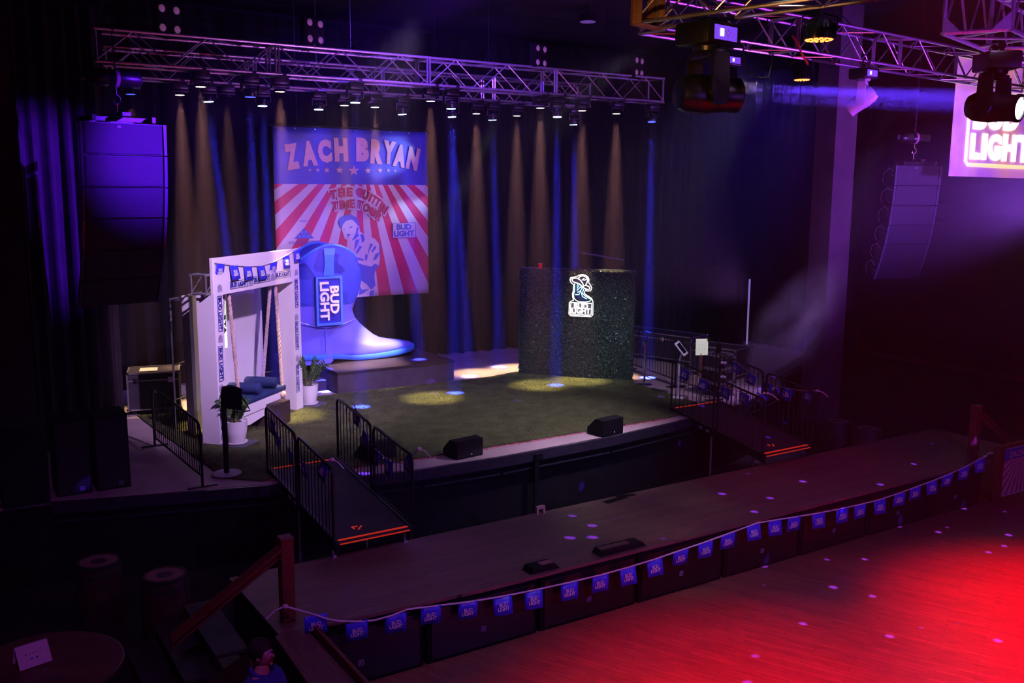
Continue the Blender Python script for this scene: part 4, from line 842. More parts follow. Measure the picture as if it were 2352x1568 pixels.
flight_case('long black flight case against the drape behind the hedge, left of its neighbour', P(1540, 850, z=S)+Vector((.85, 1.35, 0)), (-.35, 1, 0) if 0 else (.28, -1, 0), 2.3, .75, .62, group='long cases by the right drape', latch=4)
flight_case('long black flight case to the right of the hedge, end nearest the racks', P(1600, 872, z=S)+Vector((.85, .1, 0)), (.28, -1, 0), 1.2, .75, .62, group='long cases by the right drape', latch=2)
rc = P(1648, 912, z=S)+Vector((.10, .12, 0)); rc.z = S
for k_, nm in enumerate(('bottom', 'middle', 'top')): flight_case(f'metal edged equipment rack near the right ramp, {nm} one of a stack of three', rc+Zv*(k_*.31+.02), (1, .12, 0), .50, .46, .28, False, 'stacked equipment racks', True, 2)
c = rc+Vector((.1, .1, .02+.62+.28+.016)); 
t = thing('haze_machine_bottle', 'small dark bottle with a pump top standing on the equipment racks', 'bottle', c); MB().lathe(c, [(.05, 0), (.055, .02), (.055, .17), (.02, .21), (.018, .23)], 16).build('body', BLKM, t, True); MB().lathe(c+Zv*.23, [(.022, 0), (.022, .03), (.008, .035), (.008, .09)], 10).build('cap', BLK, t, True)
# barricade in front of the long cases
g0, g1, g2 = P(1452, 852, z=S), P(1575, 905, z=S), None
b0 = Vector((14.75, 17.9, S)); b1 = Vector((14.35, 15.75, S)); b2 = Vector((14.12, 14.25, S))
rail_panel('guard_rail', 'black barred barricade between the hedge wall and the long flight cases', b0, b1, 1.07, 1.07, 16, .17, feet=True)
rail_panel('guard_rail', 'black barred barricade beside the equipment racks above the right ramp', b1+Vector((-.02, -.12, 0)), b2, 1.07, 1.07, 11, .17, feet=True)
# ================================================================== house trusses over the dance floor
AD = Vector((.27, -.963, 0)).normalized(); AS = Vector((.963, .27, 0)).normalized()
A0 = Vector((8.42, 10.30, 7.90))
TA = truss('house_truss', 'near box truss at the top of the view with a tan drilled end plate', A0, A0+AD*6.1, AS, 2, rc=.027, rd=.014)
m = MB(); pc = A0+AS*.26+Zv*.26-AD*.03; W2 = .29
dia = [(0, .15), (.13, 0), (0, -.21), (-.13, 0)]; sq = [(-W2, -W2), (W2, -W2), (W2, W2), (-W2, W2)]
def dpl(p, k): return pc+AS*p[0]+Zv*(p[1]+(.0))+AD*k
fr_ = [(0, W2), (W2, W2), (W2, 0), (W2, -W2), (0, -W2), (-W2, -W2), (-W2, 0), (-W2, W2)]; inn_ = [(0, .21), (.0, .21), (.13, 0), (.0, -.15), (0, -.15), (0, -.15), (-.13, 0), (0, .21)]
vs = [dpl(p, 0) for p in fr_]+[dpl(p, 0) for p in inn_]+[dpl(p, .03) for p in fr_]+[dpl(p, .03) for p in inn_]
fs = [(i, (i+1) % 8, 8+(i+1) % 8, 8+i) for i in range(8)]+[(16+i, 24+i, 24+(i+1) % 8, 16+(i+1) % 8) for i in range(8)]+[(i, 16+i, 16+(i+1) % 8, (i+1) % 8) for i in range(8)]+[(8+i, 8+(i+1) % 8, 24+(i+1) % 8, 24+i) for i in range(8)]
m.add(vs, fs); m.build('end_plate', PLY, TA)
MB().box(pc-AS*(W2-.01)+AD*.09, (.02, .16, 2*W2), AS, AD).box(pc+AS*(W2-.01)+AD*.09, (.02, .16, 2*W2), AS, AD).box(pc-Zv*(W2-.01)+AD*.09, (2*W2, .16, .02), AS, AD).build('plate_flange', PLY, TA)
for a in (-1, 1): MB().lathe(pc+AS*a*.19-Zv*.21-AD*.006, [(.02, 0), (.02, .01)], 10, AD).build('bolt_hole', BLK, TA)
BD = Vector((.9942, .1079, 0)).normalized(); BS = Vector((-.1079, .9942, 0)).normalized(); B0 = Vector((9.05, 10.36, 7.89))
TB = truss('house_truss', 'long purple lit box truss running away to the right above the projection screen', B0, B0+BD*12.2, BS, 4, rc=.027, rd=.014)
CD = Vector((.96, .28, 0)).normalized(); CS = Vector((.50, -.866, 0)).normalized(); C0 = P(2165, 76, z=7.9)
TC = truss('house_truss', 'truss end with gusset plates hanging in the top right corner', C0, C0+CD*4.5, CS, 2, .85, .86, 4, .036, .02)
for o, s in ((C0, 1), (C0+CS*.86, -1)):
    m = MB(); q = o-CD*.01; m.prism([(0, 0), (.24*s, 0), (0, .24)] if s > 0 else [(0, 0), (0, .24), (-.24, 0)], q, CS, Zv, .012); m.build('gusset', ALU, TC)
SHUT = mat('display_glow', (.1, .1, .1), em=(.22, .06, 1), ems=.9); SCRN = mat('display_white', (1, 1, 1), em=(.9, .85, 1), ems=1.6)
HWHT = mat('white_fixture_shell', (.7, .7, .75), .35, noise=.03)
def big_head(label, hang, facing, aimdir, sc, shell, lensm, light=None, drop=.1):
    # hang: point on the truss underside; facing: way the display looks; aimdir: way the lens points
    hang = Vector(hang); f = Vector(facing).normalized(); s_ = Vector((-f.y, f.x, 0)); t = thing('robotic_spotlight', label, 'stage light', hang); c = hang-Zv*drop
    for a in (-.1, .1): MB().box(c+s_*a*sc+Zv*(drop*.5), (.03, .05, drop), s_, f).lathe(c+s_*a*sc+Zv*(drop), [(.045, -.02), (.045, .02)], 12, s_).build('clamp', CHR, t, True)
    b = c-Zv*.10*sc; MB().box(b, (.46*sc, .36*sc, .19*sc), s_, f, bev=.03*sc).build('base', BLK, t, True)
    dp = MB().box(b+f*(.182*sc), (.30*sc, .01, .115*sc), s_, f).build('display_panel', SHUT, t)
    MB().box(b+f*(.19*sc)-s_*.06*sc, (.045*sc, .01, .06*sc), s_, f).build('screen', SCRN, dp)
    for a, e in ((0, .022), (0, -.022), (.022, 0), (-.022, 0)): MB().box(b+f*(.19*sc)+s_*(.01+a)*sc*1+Zv*e*sc, (.012*sc, .01, .012*sc), s_, f).build('button', PRW, dp)
    y0 = b-Zv*.10*sc; yk = MB(); yk.lathe(y0-Zv*.03*sc, [(.12*sc, 0), (.13*sc, .05*sc)], 20)
    d = Vector(aimdir).normalized(); h = Vector((-d.y, d.x, 0)).normalized()        # yoke axle
    yk.box(y0-Zv*.06*sc, (.44*sc, .13*sc, .07*sc), h, Zv.cross(h), bev=.02*sc)
    for a in (-1, 1): yk.prism([(-.07*sc, 0), (.07*sc, 0), (.085*sc, -.30*sc), (.05*sc, -.42*sc), (-.05*sc, -.42*sc), (-.085*sc, -.30*sc)], y0-Zv*.06*sc+h*(a*.215*sc-.025*sc), Zv.cross(h) if 0 else Vector((-h.y, h.x, 0)), Zv, .05*sc)
    yk.build('yoke', shell, t, True, 30)
    hc = y0-Zv*.38*sc; k = MB(); k.lathe(hc-d*.27*sc, [(.02*sc, 0), (.12*sc, .01*sc), (.155*sc, .08*sc), (.165*sc, .25*sc), (.150*sc, .34*sc), (.14*sc, .50*sc), (.15*sc, .52*sc), (.15*sc, .56*sc), (.12*sc, .565*sc), (.12*sc, .545*sc)], 24, d); k.build('head', shell if shell is HWHT else BLK, t, True)
    MB().lathe(hc+d*.275*sc, [(.118*sc, 0), (.10*sc, .014*sc), (.01, .02*sc)], 24, d).build('lens', lensm, t, True)
    if light:
        spot('lamp_light', hc+d*.33*sc, hc+d*5, *light, parent=t)
        q = MB().lathe(hc+d*.34*sc, [(.115*sc, 0), (.15*sc, 3.0), (.17*sc, 6.0)], 16, d).build('beam_haze', bpy.data.materials['side_beam_haze'] if 'side_beam_haze' in bpy.data.materials else haze_mat('side_beam_haze', .03)); tag(q, 'haze glowing in the violet side beam of the '+label.split(' under')[0].split(' half')[0]+(', upper beam' if sc < 1 else ', lower beam'), 'haze', kind='stuff')
    return t
LV = mat('lit_lens_violet', (1, 1, 1), em=(.40, .22, 1), ems=2.2); LWH = mat('lit_lens_white', (1, 1, 1), em=(.9, .9, 1), ems=5)
def under(px, py, base, dr):     # the spot under a truss chord seen at this place
    v = rt*((px-CX)/F_PX)-up*((py-CY)/F_PX)+fw; n = Vector((-dr.y, dr.x, 0)); return EYE+v*((base-EYE).dot(n)/v.dot(n))
def below(px, py, d): return P(px, py, d=d)
tocam = lambda p: Vector((-p.x, -p.y, 0)).normalized()
p = under(1628, 45, A0+AS*.26, AD); p.z = 7.872
H1 = big_head('black moving head under the near truss throwing a violet beam to the right', p, Vector((.15, -1, 0)), rt*1.0+Vector((0, .33, 0)), 1.55, BLK, LV, ((.10, .03, 1), 170000, 3, .3, .10), .05)
p = under(1672, 122, B0+BS*.26, BD)
H1b = big_head('black moving head half hidden behind the nearest one, with a lit display', Vector((p.x, p.y, 7.866)), Vector((.1, -1, 0)), rt*1.0+Vector((0, .33, 0)), .80, BLK, LV, ((.10, .03, 1), 200000, 3, .3, .06), .16)
p = under(1985, 155, B0, BD); p.z = 7.864
H2 = big_head('white shelled moving head hanging from the long purple truss, tilted down and away', p, Vector((.05, -1, 0)), Vector((-.45, .75, -.65)), .92, HWHT, LENSD, None, .10)
p = P(2292, 108, d=11.2)
H3 = big_head('large moving head in front of the projection screen with a white lens', p, Vector((.8, -.6, 0)), rt*.6-fw*.75-Zv*.22, 1.10, BLK, LWH, None, .06)
m = MB(); m.path([P(1706, 100, d=11.6), P(1710, 140, d=11.7), P(1722, 170, d=11.8), P(1745, 179, d=11.8), P(1765, 178, d=11.8), P(1772, 150, d=11.9), P(1775, 125, d=12)], .010, 6)
tag(m.build('hanging_cable', BLK, None, True), 'thin black cable looping down between the black moving head and the long truss', 'cable')
AMB = mat('lit_amber_leds', (1, .4, .1), em=(1, .17, .03), ems=5)
def par(label, c, rad, h, hang, power):
    c = Vector(c); t = thing('par_light', label, 'par light', c, 'amber led lamps over the dance floor'); MB().lathe(c, [(rad*.96, 0), (rad, .02), (rad*.97, h*.6), (rad*.7, h), (rad*.2, h*1.02)], 28).build('can', BLK, t, True)
    m = MB()
    for i in range(22): g = 2*pi*i/22; m.box(c+Vector((math.cos(g), math.sin(g), 0))*rad*1.0+Zv*h*.42, (.02, .006, h*.7), (math.cos(g), math.sin(g), 0), (-math.sin(g), math.cos(g), 0))
    m.build('cooling_fins', BLK, t)
    for k_ in range(14):
        g = 2*pi*k_/14; q = c+Vector((math.cos(g), math.sin(g), 0))*rad*.78-Zv*.004; MB().lathe(q, [(.001, -.012), (rad*.13, -.004), (rad*.13, .004)], 10).build('led', AMB, t, True)
    for k_ in range(5): g = 2*pi*k_/5; q = c+Vector((math.cos(g), math.sin(g), 0))*rad*.35-Zv*.004; MB().lathe(q, [(.001, -.012), (rad*.14, -.004), (rad*.14, .004)], 10).build('led', AMB, t, True)
    X = rt.copy(); X.z = 0; X.normalize(); k2 = MB(); top = c+Zv*(h+hang)
    for s in (-1, 1): k2.path([c+X*s*(rad+.03)+Zv*h*.45, c+X*s*(rad+.03)+Zv*(h+.03), c+X*s*.03+Zv*(h+.07)], .012, 6)
    k2.tube(c+Zv*(h+.06), top, .014, 6); k2.build('bracket', BLK, t, True)
    spot('lamp_light', c-Zv*.06, c-Zv*3, (1, .03, .02), power, 55, 1., .08, t)
    return t
q = under(1881, 91, A0+AS*.52, AD); par('wide black lamp with glowing amber diodes under the near truss', q, .185, .24, 7.874-q.z-.24, 130)
q = under(1842, 183, B0+BS*.52, BD); par('ribbed black lamp with glowing amber diodes hanging from the long purple truss', q, .14, .27, 7.864-q.z-.27, 170)
# bright clip and cable by the lamp
m = MB(); m.path([P(1820, 82, d=14), P(1833, 100, d=14), P(1840, 120, d=14.1), P(1856, 148, d=14.2)], .016, 8); tag(m.build('orange_cable', mat('orange_cable_jacket', (.9, .12, .03), .5, noise=.1), None, True), 'short orange cable running down to the ribbed hanging lamp', 'cable')

# ================================================================== four lamp blinders above the stage truss
LD = mat('blinder_lens_painted_sheen', (.45, .25, .38), .3, em=(.8, .3, .6), ems=.10, noise=.3, nscale=40)  # lamps are off; faint emission stands in for reflection on the lenses
for i, (cx, cy_) in enumerate(((383, 45), (717, 73), (1236, 129), (1461, 154))):
    c = P(cx, cy_, y=YF+.1); s = (.165, .15, .15, .14)[i]; nm = ('leftmost', 'second from the left', 'third from the left', 'rightmost')[i]
    t = thing('blinder_light', f'square four lamp blinder standing above the front stage truss, {nm} of four', 'blinder light', c, 'blinders above the stage truss')
    X = Vector((.93, .36, 0)).normalized(); Yv = Vector((-X.y, X.x, 0)); MB().box(c, (.48, .14, .50), X, Yv, bev=.02).build('housing', BLKM, t)
    for a in (-1, 1):
        for b in (-1, 1): MB().lathe(c+X*a*s*.85+Zv*b*s*.95-Yv*.065, [(.085, 0), (.085, .02)], 18, -Yv).build('rim', BLK, t); MB().lathe(c+X*a*s*.85+Zv*b*s*.95-Yv*.087, [(.062, 0), (.05, .012), (.02, .02), (.005, .021)], 18, -Yv).build('lamp', LD, t, True)
    MB().tube(c-Zv*.24, Vector((c.x, YF+.0, ZT+.545)), .02, 8).build('stand', BLK, t, True)
c = P(1350, 50, z=9.6); t = thing('ceiling_lamp', 'round dim ceiling lamp high above the right end of the stage truss', 'ceiling lamp', c); MB().lathe(c, [(.20, 0), (.21, .03), (.19, .16), (.05, .2)], 28).build('shade', BLKM, t, True); MB().lathe(c-Zv*.01, [(.18, 0), (.19, .012)], 28).build('diffuser', mat('dim_diffuser', (.3, .2, .5), em=(.25, .12, .55), ems=.28), t); MB().tube(c+Zv*.18, (c.x, c.y, 10.0), .02, 8).build('stem', BLK, t)

# ================================================================== line arrays with chain hoists
GRL = mat('array_grille', (.024, .02, .035), .42, noise=.15, nscale=40, bump=.35, bscale=260); CAB = mat('array_cabinet', (.03, .028, .045), .45, noise=.2)
def chain(m, a, b, r=.012, s=.05):
    a, b = Vector(a), Vector(b); d = (b-a).normalized(); n = int((b-a).length/s)
    for i in range(n):
        c = a+d*s*(i+.5); u = Vector((1, 0, 0)) if i % 2 else Vector((0, 1, 0)); m.path([c+d*math.cos(g)*s*.62+u*math.sin(g)*s*.35 for g in [2*pi*k_/8 for k_ in range(8)]], s*.12, 4, closed=True)
def line_array(label, top, nrm, n, hoist_label, cables=False):
    top = Vector(top); nrm = Vector(nrm).normalized(); X = Vector((-nrm.y, nrm.x, 0)); w, h, dp = 1.22, .455, .50
    t = thing('line_array', label, 'line array speaker', top); m = MB()
    for a in (-1, 1): m.box(top+X*a*.42-nrm*.25+Zv*.05, (.05, .62, .08), X, nrm)
    for a in (-.15, -.42): m.box(top+nrm*a+Zv*.05, (.95, .06, .06), X, nrm)
    m.box(top-nrm*.2+Zv*.11, (.12, .7, .05), X, nrm); m.build('rigging_frame', BLK, t)
    p = top.copy(); ang = 0
    for i, da in enumerate([2, 3, 4, 4, 5, 5, 5][:n]):
        ang += math.radians(da); F = (nrm*math.cos(ang)-Zv*math.sin(ang)); Dn = (-Zv*math.cos(ang)-nrm*math.sin(ang))
        c = p+Dn*h/2
        cb = MB(); f_, bk_ = h/2-.006, h/2*.72
        vs = [c+X*a*w/2*q+F*(0 if z_ == 0 else -dp)-Dn*s_*(f_ if z_ == 0 else bk_) for z_, q in ((0, 1), (1, .72)) for a, s_ in ((-1, -1), (1, -1), (1, 1), (-1, 1))]
        cb.add(vs, [(0, 1, 2, 3), (7, 6, 5, 4), (0, 4, 5, 1), (1, 5, 6, 2), (2, 6, 7, 3), (3, 7, 4, 0)]); box = cb.build('cabinet', CAB, t)
        MB().box(c+F*.008, (w*.90, .016, h*.92), X, F, -Dn, bev=.004).build('grille', GRL, box)
        for a in (-1, 1): MB().box(c+X*a*w*.482+F*.012, (.045, .03, h*.96), X, F, -Dn).build('side_rail', mat('array_side_rail', (.10, .09, .14), .35, noise=.1) if 'array_side_rail' not in bpy.data.materials else bpy.data.materials['array_side_rail'], box)
        for z_ in (-.1, .1): MB().lathe(c+X*w*.25-Dn*z_+F*.018, [(.006, 0), (.006, .004)], 8, F).build('screw', CHR, box)
        if i == 0: put('badge', text_data('JBL', CREST, .02, .002), box, c+F*.018-Dn*h*.36-X*w*.05, X, -Dn, w=.055)
        if cables:
            m = MB(); s0_ = c-X*w*.5-F*.05; m.path([s0_+Zv*.10, s0_-F*.15+Zv*.16, s0_-F*.32+Zv*.05, s0_-F*.38-Zv*.12, s0_-F*.30-Zv*.22], .008, 6); m.build('jumper_cable', STRW, box, True); MB().lathe(s0_-X*.02, [(.015, 0), (.015, .02)], 8, X).build('connector', CHR, box)
        p = p+Dn*h
    hc = top-nrm*.2+Zv*.62; hn = (X*.95-Zv*.02).normalized(); k2 = thing('chain_hoist', hoist_label, 'chain hoist', hc)
    MB().lathe(hc-hn*.40, [(.02, 0), (.09, .01), (.12, .05), (.125, .28), (.11, .30), (.125, .32), (.125, .68), (.11, .74), (.04, .78)], 22, hn).build('motor_body', BLK, k2, True)
    MB().lathe(hc-hn*.02, [(.128, 0), (.128, .05)], 22, hn).build('label_band', mat('hoist_label', (.6, .2, .35), .5, noise=.1) if 'hoist_label' not in bpy.data.materials else bpy.data.materials['hoist_label'], k2)
    MB().box(hc-hn*.45, (.10, .12, .12), hn, nrm, bev=.02).build('control_box', BLK, k2)
    m = MB(); chain(m, hc+Zv*.12, Vector((hc.x, hc.y, 9.98))); m.build('chain', BLK, k2); m = MB(); m.path([hc-Zv*.12, hc-Zv*.22, hc-Zv*.26+hn*.05, hc-Zv*.32+hn*.05, hc-Zv*.36, hc-Zv*.33-hn*.05, hc-Zv*.29-hn*.04], .014, 8); m.tube(hc-Zv*.34, top-nrm*.2+Zv*.13, .012, 6); m.build('hook', CHR, k2, True)
    return t
la = Vector((2.62, 14.50, 6.58)); line_array('tall hanging column of black speakers at the left of the stage, washed deep blue', la, (.18, -.98, 0), 6, 'black chain hoist motor holding the left speaker column')
ra = Vector((19.55, 13.55, 6.28)); line_array('hanging column of speakers far at the right, cable loops down its side', ra, (-.30, -.95, 0), 6, 'chain hoist motor holding the right speaker column', True)

# ================================================================== projection screen
SX = Vector((math.cos(math.radians(7.7)), math.sin(math.radians(7.7)), 0)); tl = P(2197, 180, d=20.5); bl = P(2180, 404, d=20.5); ztop, zbot = tl.z, bl.z; s0 = Vector(((tl.x+bl.x)/2, (tl.y+bl.y)/2, 0)); SW = 6.0
SN = SX.cross(Zv)
scr = thing('projection_screen', 'large hanging screen at the right showing a glowing projected lettered sign', 'screen', s0+Zv*ztop)
sm = bpy.data.materials.new('projected_picture'); sm.use_nodes = True; nt = sm.node_tree; b = nt.nodes['Principled BSDF']; b.inputs['Base Color'].default_value = (.5, .4, .5, 1)
tc = nt.nodes.new('ShaderNodeTexCoord'); no = nt.nodes.new('ShaderNodeTexNoise'); no.inputs['Scale'].default_value = 1.3; nt.links.new(tc.outputs['Object'], no.inputs['Vector']); r = nt.nodes.new('ShaderNodeValToRGB'); nt.links.new(no.outputs['Fac'], r.inputs[0])
r.color_ramp.elements[0].position = .35; r.color_ramp.elements[0].color = (.48, .10, .85, 1); r.color_ramp.elements[1].position = .65; r.color_ramp.elements[1].color = (.80, .26, .32, 1); nt.links.new(r.outputs[0], b.inputs['Emission Color']); b.inputs['Emission Strength'].default_value = .72
zc = (ztop+zbot)/2; H_ = ztop-zbot+.5
MB().box(s0+SX*SW/2+Zv*(zbot+H_/2), (SW, .03, H_), SX, SN).build('picture', sm, scr)
MB().box(s0+SX*SW/2+Zv*(zbot-.04), (SW+.06, .07, .07), SX, SN).build('bottom_batten', BLK, scr)
def sp(px, py, off=.03):
    v = rt*((px-CX)/F_PX)-up*((py-CY)/F_PX)+fw; o = s0+SN*off; return EYE+v*((o-EYE).dot(SN)/v.dot(SN))
YG = mat('projected_yellow_glow', (1, .9, .5), em=(1, .78, .30), ems=1.1); WG = mat('projected_white_glow', (1, 1, .9), em=(1, .97, .82), ems=1.5)
MB().path([sp(2352+60, 218), sp(2234, 222), sp(2228, 232), sp(2217, 370), sp(2223, 378), sp(2352+60, 388)], .045, 8).build('neon_outline', YG, scr, True)
for ch, xa, xb, ya, yb_ in (('L', 2230, 2252, 306, 366), ('I', 2256, 2267, 307, 367), ('G', 2270, 2300, 308, 369), ('H', 2304, 2335, 309, 371), ('T', 2338, 2366, 311, 373), ('B', 2238, 2268, 238, 298), ('U', 2272, 2304, 239, 299), ('D', 2308, 2342, 240, 301)):
    c = sp((xa+xb)/2, (ya+yb_)/2, .04); put('letter', text_data(ch, WG, .06, .01), scr, c, SX, Zv, h=(sp(xa, ya)-sp(xa, yb_)).length, w=(sp(xb, ya)-sp(xa, ya)).length)

# ================================================================== column and far side
cm = mat('painted_column', (.11, .06, .09), .7, noise=.2, nscale=2, bump=.1)
struct('column_right', MB().box((18.85, 15.35, 5.0), (.75, .6, 9.98)), cm)
struct('column_left', MB().box((.72, 15.2, 5.0), (1.15, .5, 9.98)), mat('dark_brown_column', (.03, .016, .014), .7, noise=.4))
# runway subwoofers
for i in range(13):
    x = 4.05+.82*2*i-.1
    lab = f'black low speaker cabinet under the front edge of the runway, {["first", "second", "third", "fourth", "fifth", "sixth", "seventh", "eighth", "ninth", "tenth", "eleventh", "twelfth", "thirteenth"][i]} from the left'
    if x > 17: continue
    c = Vector((x+.02, 9.84, 0)); t = thing('subwoofer', lab, 'subwoofer', c, 'subwoofers along the runway front'); w_ = 1.58
    MB().box(c+Zv*.37, (w_, .70, .74), bev=.012).build('cabinet', BLKM, t); MB().box(c+Vector((0, -.358, .37)), (w_-.10, .02, .64), bev=.005).build('grille', BLK, t)
    jbl(t, c+Vector((-.02, -.371, .28)), Vector((1, 0, 0)), Zv, .06)
# string of pennants along the runway
sp_ = [(655, 1392), (690, 1402), (723, 1411), (755, 1422), (780, 1426), (819, 1427), (860, 1424), (900, 1413), (935, 1399), (991, 1392), (1076, 1382), (1154, 1369), (1226, 1355), (1308, 1337), (1379, 1320), (1441, 1303), (1503, 1284), (1564, 1263), (1621, 1244), (1673, 1225), (1738, 1201), (1780, 1194), (1825, 1187), (1880, 1178), (1935, 1167), (1977, 1158), (2021, 1147), (2068, 1131), (2104, 1118), (2141, 1104), (2179, 1089), (2216, 1072), (2262, 1048)]
fx = [725, 819, 910, 991, 1076, 1154, 1226, 1308, 1379, 1441, 1503, 1565, 1621, 1673, 1730, 1780, 1825, 1880, 1935, 1977, 2021, 2068, 2104, 2141, 2179, 2216, 2250]
yb = lambda px: 9.62-.28*min(1, (px-655)/120)
L = [P(a, b, y=yb(a)) for a, b in sp_]; spots = []
for x in fx:
    for j in range(len(sp_)-1):
        if sp_[j][0] <= x <= sp_[j+1][0]: spots.append((j, (x-sp_[j][0])/(sp_[j+1][0]-sp_[j][0]))); break
tt_ = bunting('pennant_string', 'very long string of blue flags running along the front of the runway', L, spots, .255, .235, dirf=(1, -.12, 0), sw=.011)
ends(tt_, L[-1], (.25, 0, .03)); ends(tt_, L[0], (-.2, .05, -.12))

# ================================================================== timber newels, stairs, ledge at the left end of the runway
def newel(lab, c, h, rail=None, brace=None):
    c = Vector(c); t = thing('newel_post', lab, 'post', c); MB().box(c+Zv*h/2, (.15, .15, h), bev=.012).build('post', LWOOD, t)
    m = MB(); m.box(c+Zv*(h+.0), (.16, .16, .05), bev=.01); m.build('cap', LWOOD, t)
    if rail:
        a = c+Zv*(h-.06); b = Vector(rail); d = (b-a).normalized(); s = d.cross(Zv).normalized(); MB().box((a+b)/2, ((b-a).length, .14, .045), d, s).build('handrail', LWOOD, t); MB().box((a+b)/2-Zv*.07, ((b-a).length, .045, .09), d, s).build('rail_web', LWOOD, t)
    return t
newel('thick red brown timber post with a sloping handrail at the left end of the runway', (3.25, 9.90, TH), .98, (1.95, 9.85, .93))
newel('dark red timber post with a sloping brace at the far right of the runway', (16.45, 9.82, TH), .95, (17.6, 9.8, TH+.15))
t = thing('steps', 'dark wooden steps climbing to the left end of the runway', 'steps', (2.4, 10.6, 0)); STP = mat('step_tread', (.03, .022, .025), .6, noise=.3, nscale=6)
for i in range(3):
    x = q.x*0+2.60-.34*i; z = TH-.20*(i+1); MB().box((x, 10.62, z-.02), (.36, 1.5, .04)).build('tread', STP, t); MB().box((x+.17, 10.62, z-.12), (.02, 1.5, .2)).build('riser', BLKP, t)
for y_ in (9.85, 11.39): MB().add([(2.78, y_, TH-.25), (1.70, y_, .08), (1.70, y_, 0), (2.78, y_, 0), (2.78, y_+.03, TH-.25), (1.70, y_+.03, .08), (1.70, y_+.03, 0), (2.78, y_+.03, 0)], [(0, 1, 2, 3), (4, 7, 6, 5), (0, 4, 5, 1), (1, 5, 6, 2), (2, 6, 7, 3), (3, 7, 4, 0)]).build('stringer', DKW, t)
t = thing('timber_ledge', 'narrow timber topped ledge running from the runway corner towards the camera', 'ledge', (3.1, 9.2, 0)); LG = wood_mat('ledge_boards', (.20, .09, .07), (.15, .07, .055), .15, 1.2, .5, .002, rot=pi/2)
MB().add([(3.00, 9.60, TH), (3.36, 9.60, TH), (3.36, 7.4, TH), (2.92, 7.4, TH), (3.00, 9.60, TH-.04), (3.36, 9.60, TH-.04), (3.36, 7.4, TH-.04), (2.92, 7.4, TH-.04)], [(0, 3, 2, 1), (4, 5, 6, 7), (0, 1, 5, 4), (1, 2, 6, 5), (2, 3, 7, 6), (3, 0, 4, 7)]).build('top_board', LG, t)
MB().box((3.42, 8.5, TH+.02), (.04, 2.2, .10)).build('edge_strip', LWOOD, t); MB().box((3.17, 8.5, TH/2-.03), (.36, 2.18, TH-.08)).build('base_wall', BLKP, t)
# wooden crowd rail with a small poster at the right
t = thing('timber_barrier', 'reddish timber barrier frame beside the right end of the runway', 'barrier', (16.5, 9.3, 0))
MB().box((16.46, 9.32, .51), (.10, .08, 1.02)).build('post', LWOOD, t); MB().box((17.6, 9.32, 1.06), (2.4, .10, .08)).build('top_rail', LWOOD, t); MB().box((18.7, 9.32, .51), (.10, .08, 1.02)).build('post', LWOOD, t)
d = Vector((.28, 0, .42)).normalized(); MB().box((16.63, 9.32, .80), (.52, .04, .06), d, (0, 1, 0), Vector((-d.z, 0, d.x))).build('brace', LWOOD, t)
po = thing('small_poster', 'small printed poster with a blue band over red rays, fixed to the timber barrier', 'poster', (17.3, 9.24, .6))
pm = banner_mat(); pm.name = 'poster_print'
for nd in pm.node_tree.nodes:
    if nd.type == 'MATH' and nd.operation == 'SUBTRACT':
        for i in (0, 1):
            if not nd.inputs[i].is_linked: nd.inputs[i].default_value = 17.15 if nd.inputs[i].default_value == org.x or abs(nd.inputs[i].default_value-org.x) < 1e-4 else .98
    if nd.type == 'MATH' and nd.operation == 'GREATER_THAN' and abs(nd.inputs[1].default_value-zband) < 1e-3: nd.inputs[1].default_value = .83
MB().box((17.25, 9.25, .60), (1.45, .012, .88)).build('sheet', pm, po)
put('lettering', text_data('ZACH BRYAN', CRM, .03, .002), po, (17.2, 9.24, .92), (1, 0, 0), (0, 0, 1), w=1.1, h=.12)
MB().box((17.25, 9.245, .155), (1.45, .014, .012)).box((17.25, 9.245, 1.045), (1.45, .014, .012)).build('border', PRW, po)

# ================================================================== barrels, table, card
STV = mat('barrel_staves', (.045, .022, .018), .6, noise=.4, nscale=8, bump=.3); BTOP = wood_mat('barrel_top_boards', (.34, .17, .15), (.28, .14, .13), .09, 2, .6, .002); HOOP = mat('barrel_hoop', (.03, .03, .035), .4, noise=.2)
def barrel(lab, c, top=True):
    c = Vector(c); t = thing('barrel', lab, 'barrel', c, 'wooden barrels on the dance floor'); pr = [(.245, 0), (.285, .2), (.305, .45), (.285, .70), (.255, .885), (.235, .885), (.235, .86)]
    MB().lathe(c, pr, 24).build('staves', STV, t, True, 60)
    for z, r_ in ((.05, .258), (.17, .283), (.73, .283), (.84, .266)): MB().lathe(c+Zv*z, [(r_, 0), (r_+.006, .0), (r_+.004, .04), (r_-.004, .04)], 24, cap=False).build('hoop', HOOP, t, True)
    MB().lathe(c+Zv*.862, [(.238, 0), (.238, .012)], 24).build('top_head', BTOP, t)
    MB().lathe(c+Zv*.875, [(.10, 0), (.09, .004)], 16).build('branded_mark', STV, t)
c1 = P(227, 1287, z=.88); c2_ = P(378, 1318, z=.88)
barrel('dark wooden barrel with a paler top at the lower left, left one of the pair', (c1.x, c1.y, 0)); barrel('dark wooden barrel with a paler top at the lower left, nearer the steps', (c2_.x, c2_.y, 0))
c3_ = P(1952, 973, z=.88); barrel('dim wooden barrel in the shadows beyond the right end of the runway', (c3_.x, c3_.y+.3, 0)); c4_ = P(2022, 990, z=.88); barrel('barely lit wooden barrel right of the other one beyond the runway', (c4_.x, c4_.y+.3, 0))
tc_ = Vector((.70, 9.68, 0)); t = thing('round_table', 'tall round plank table in the dark lower left corner', 'table', tc_)
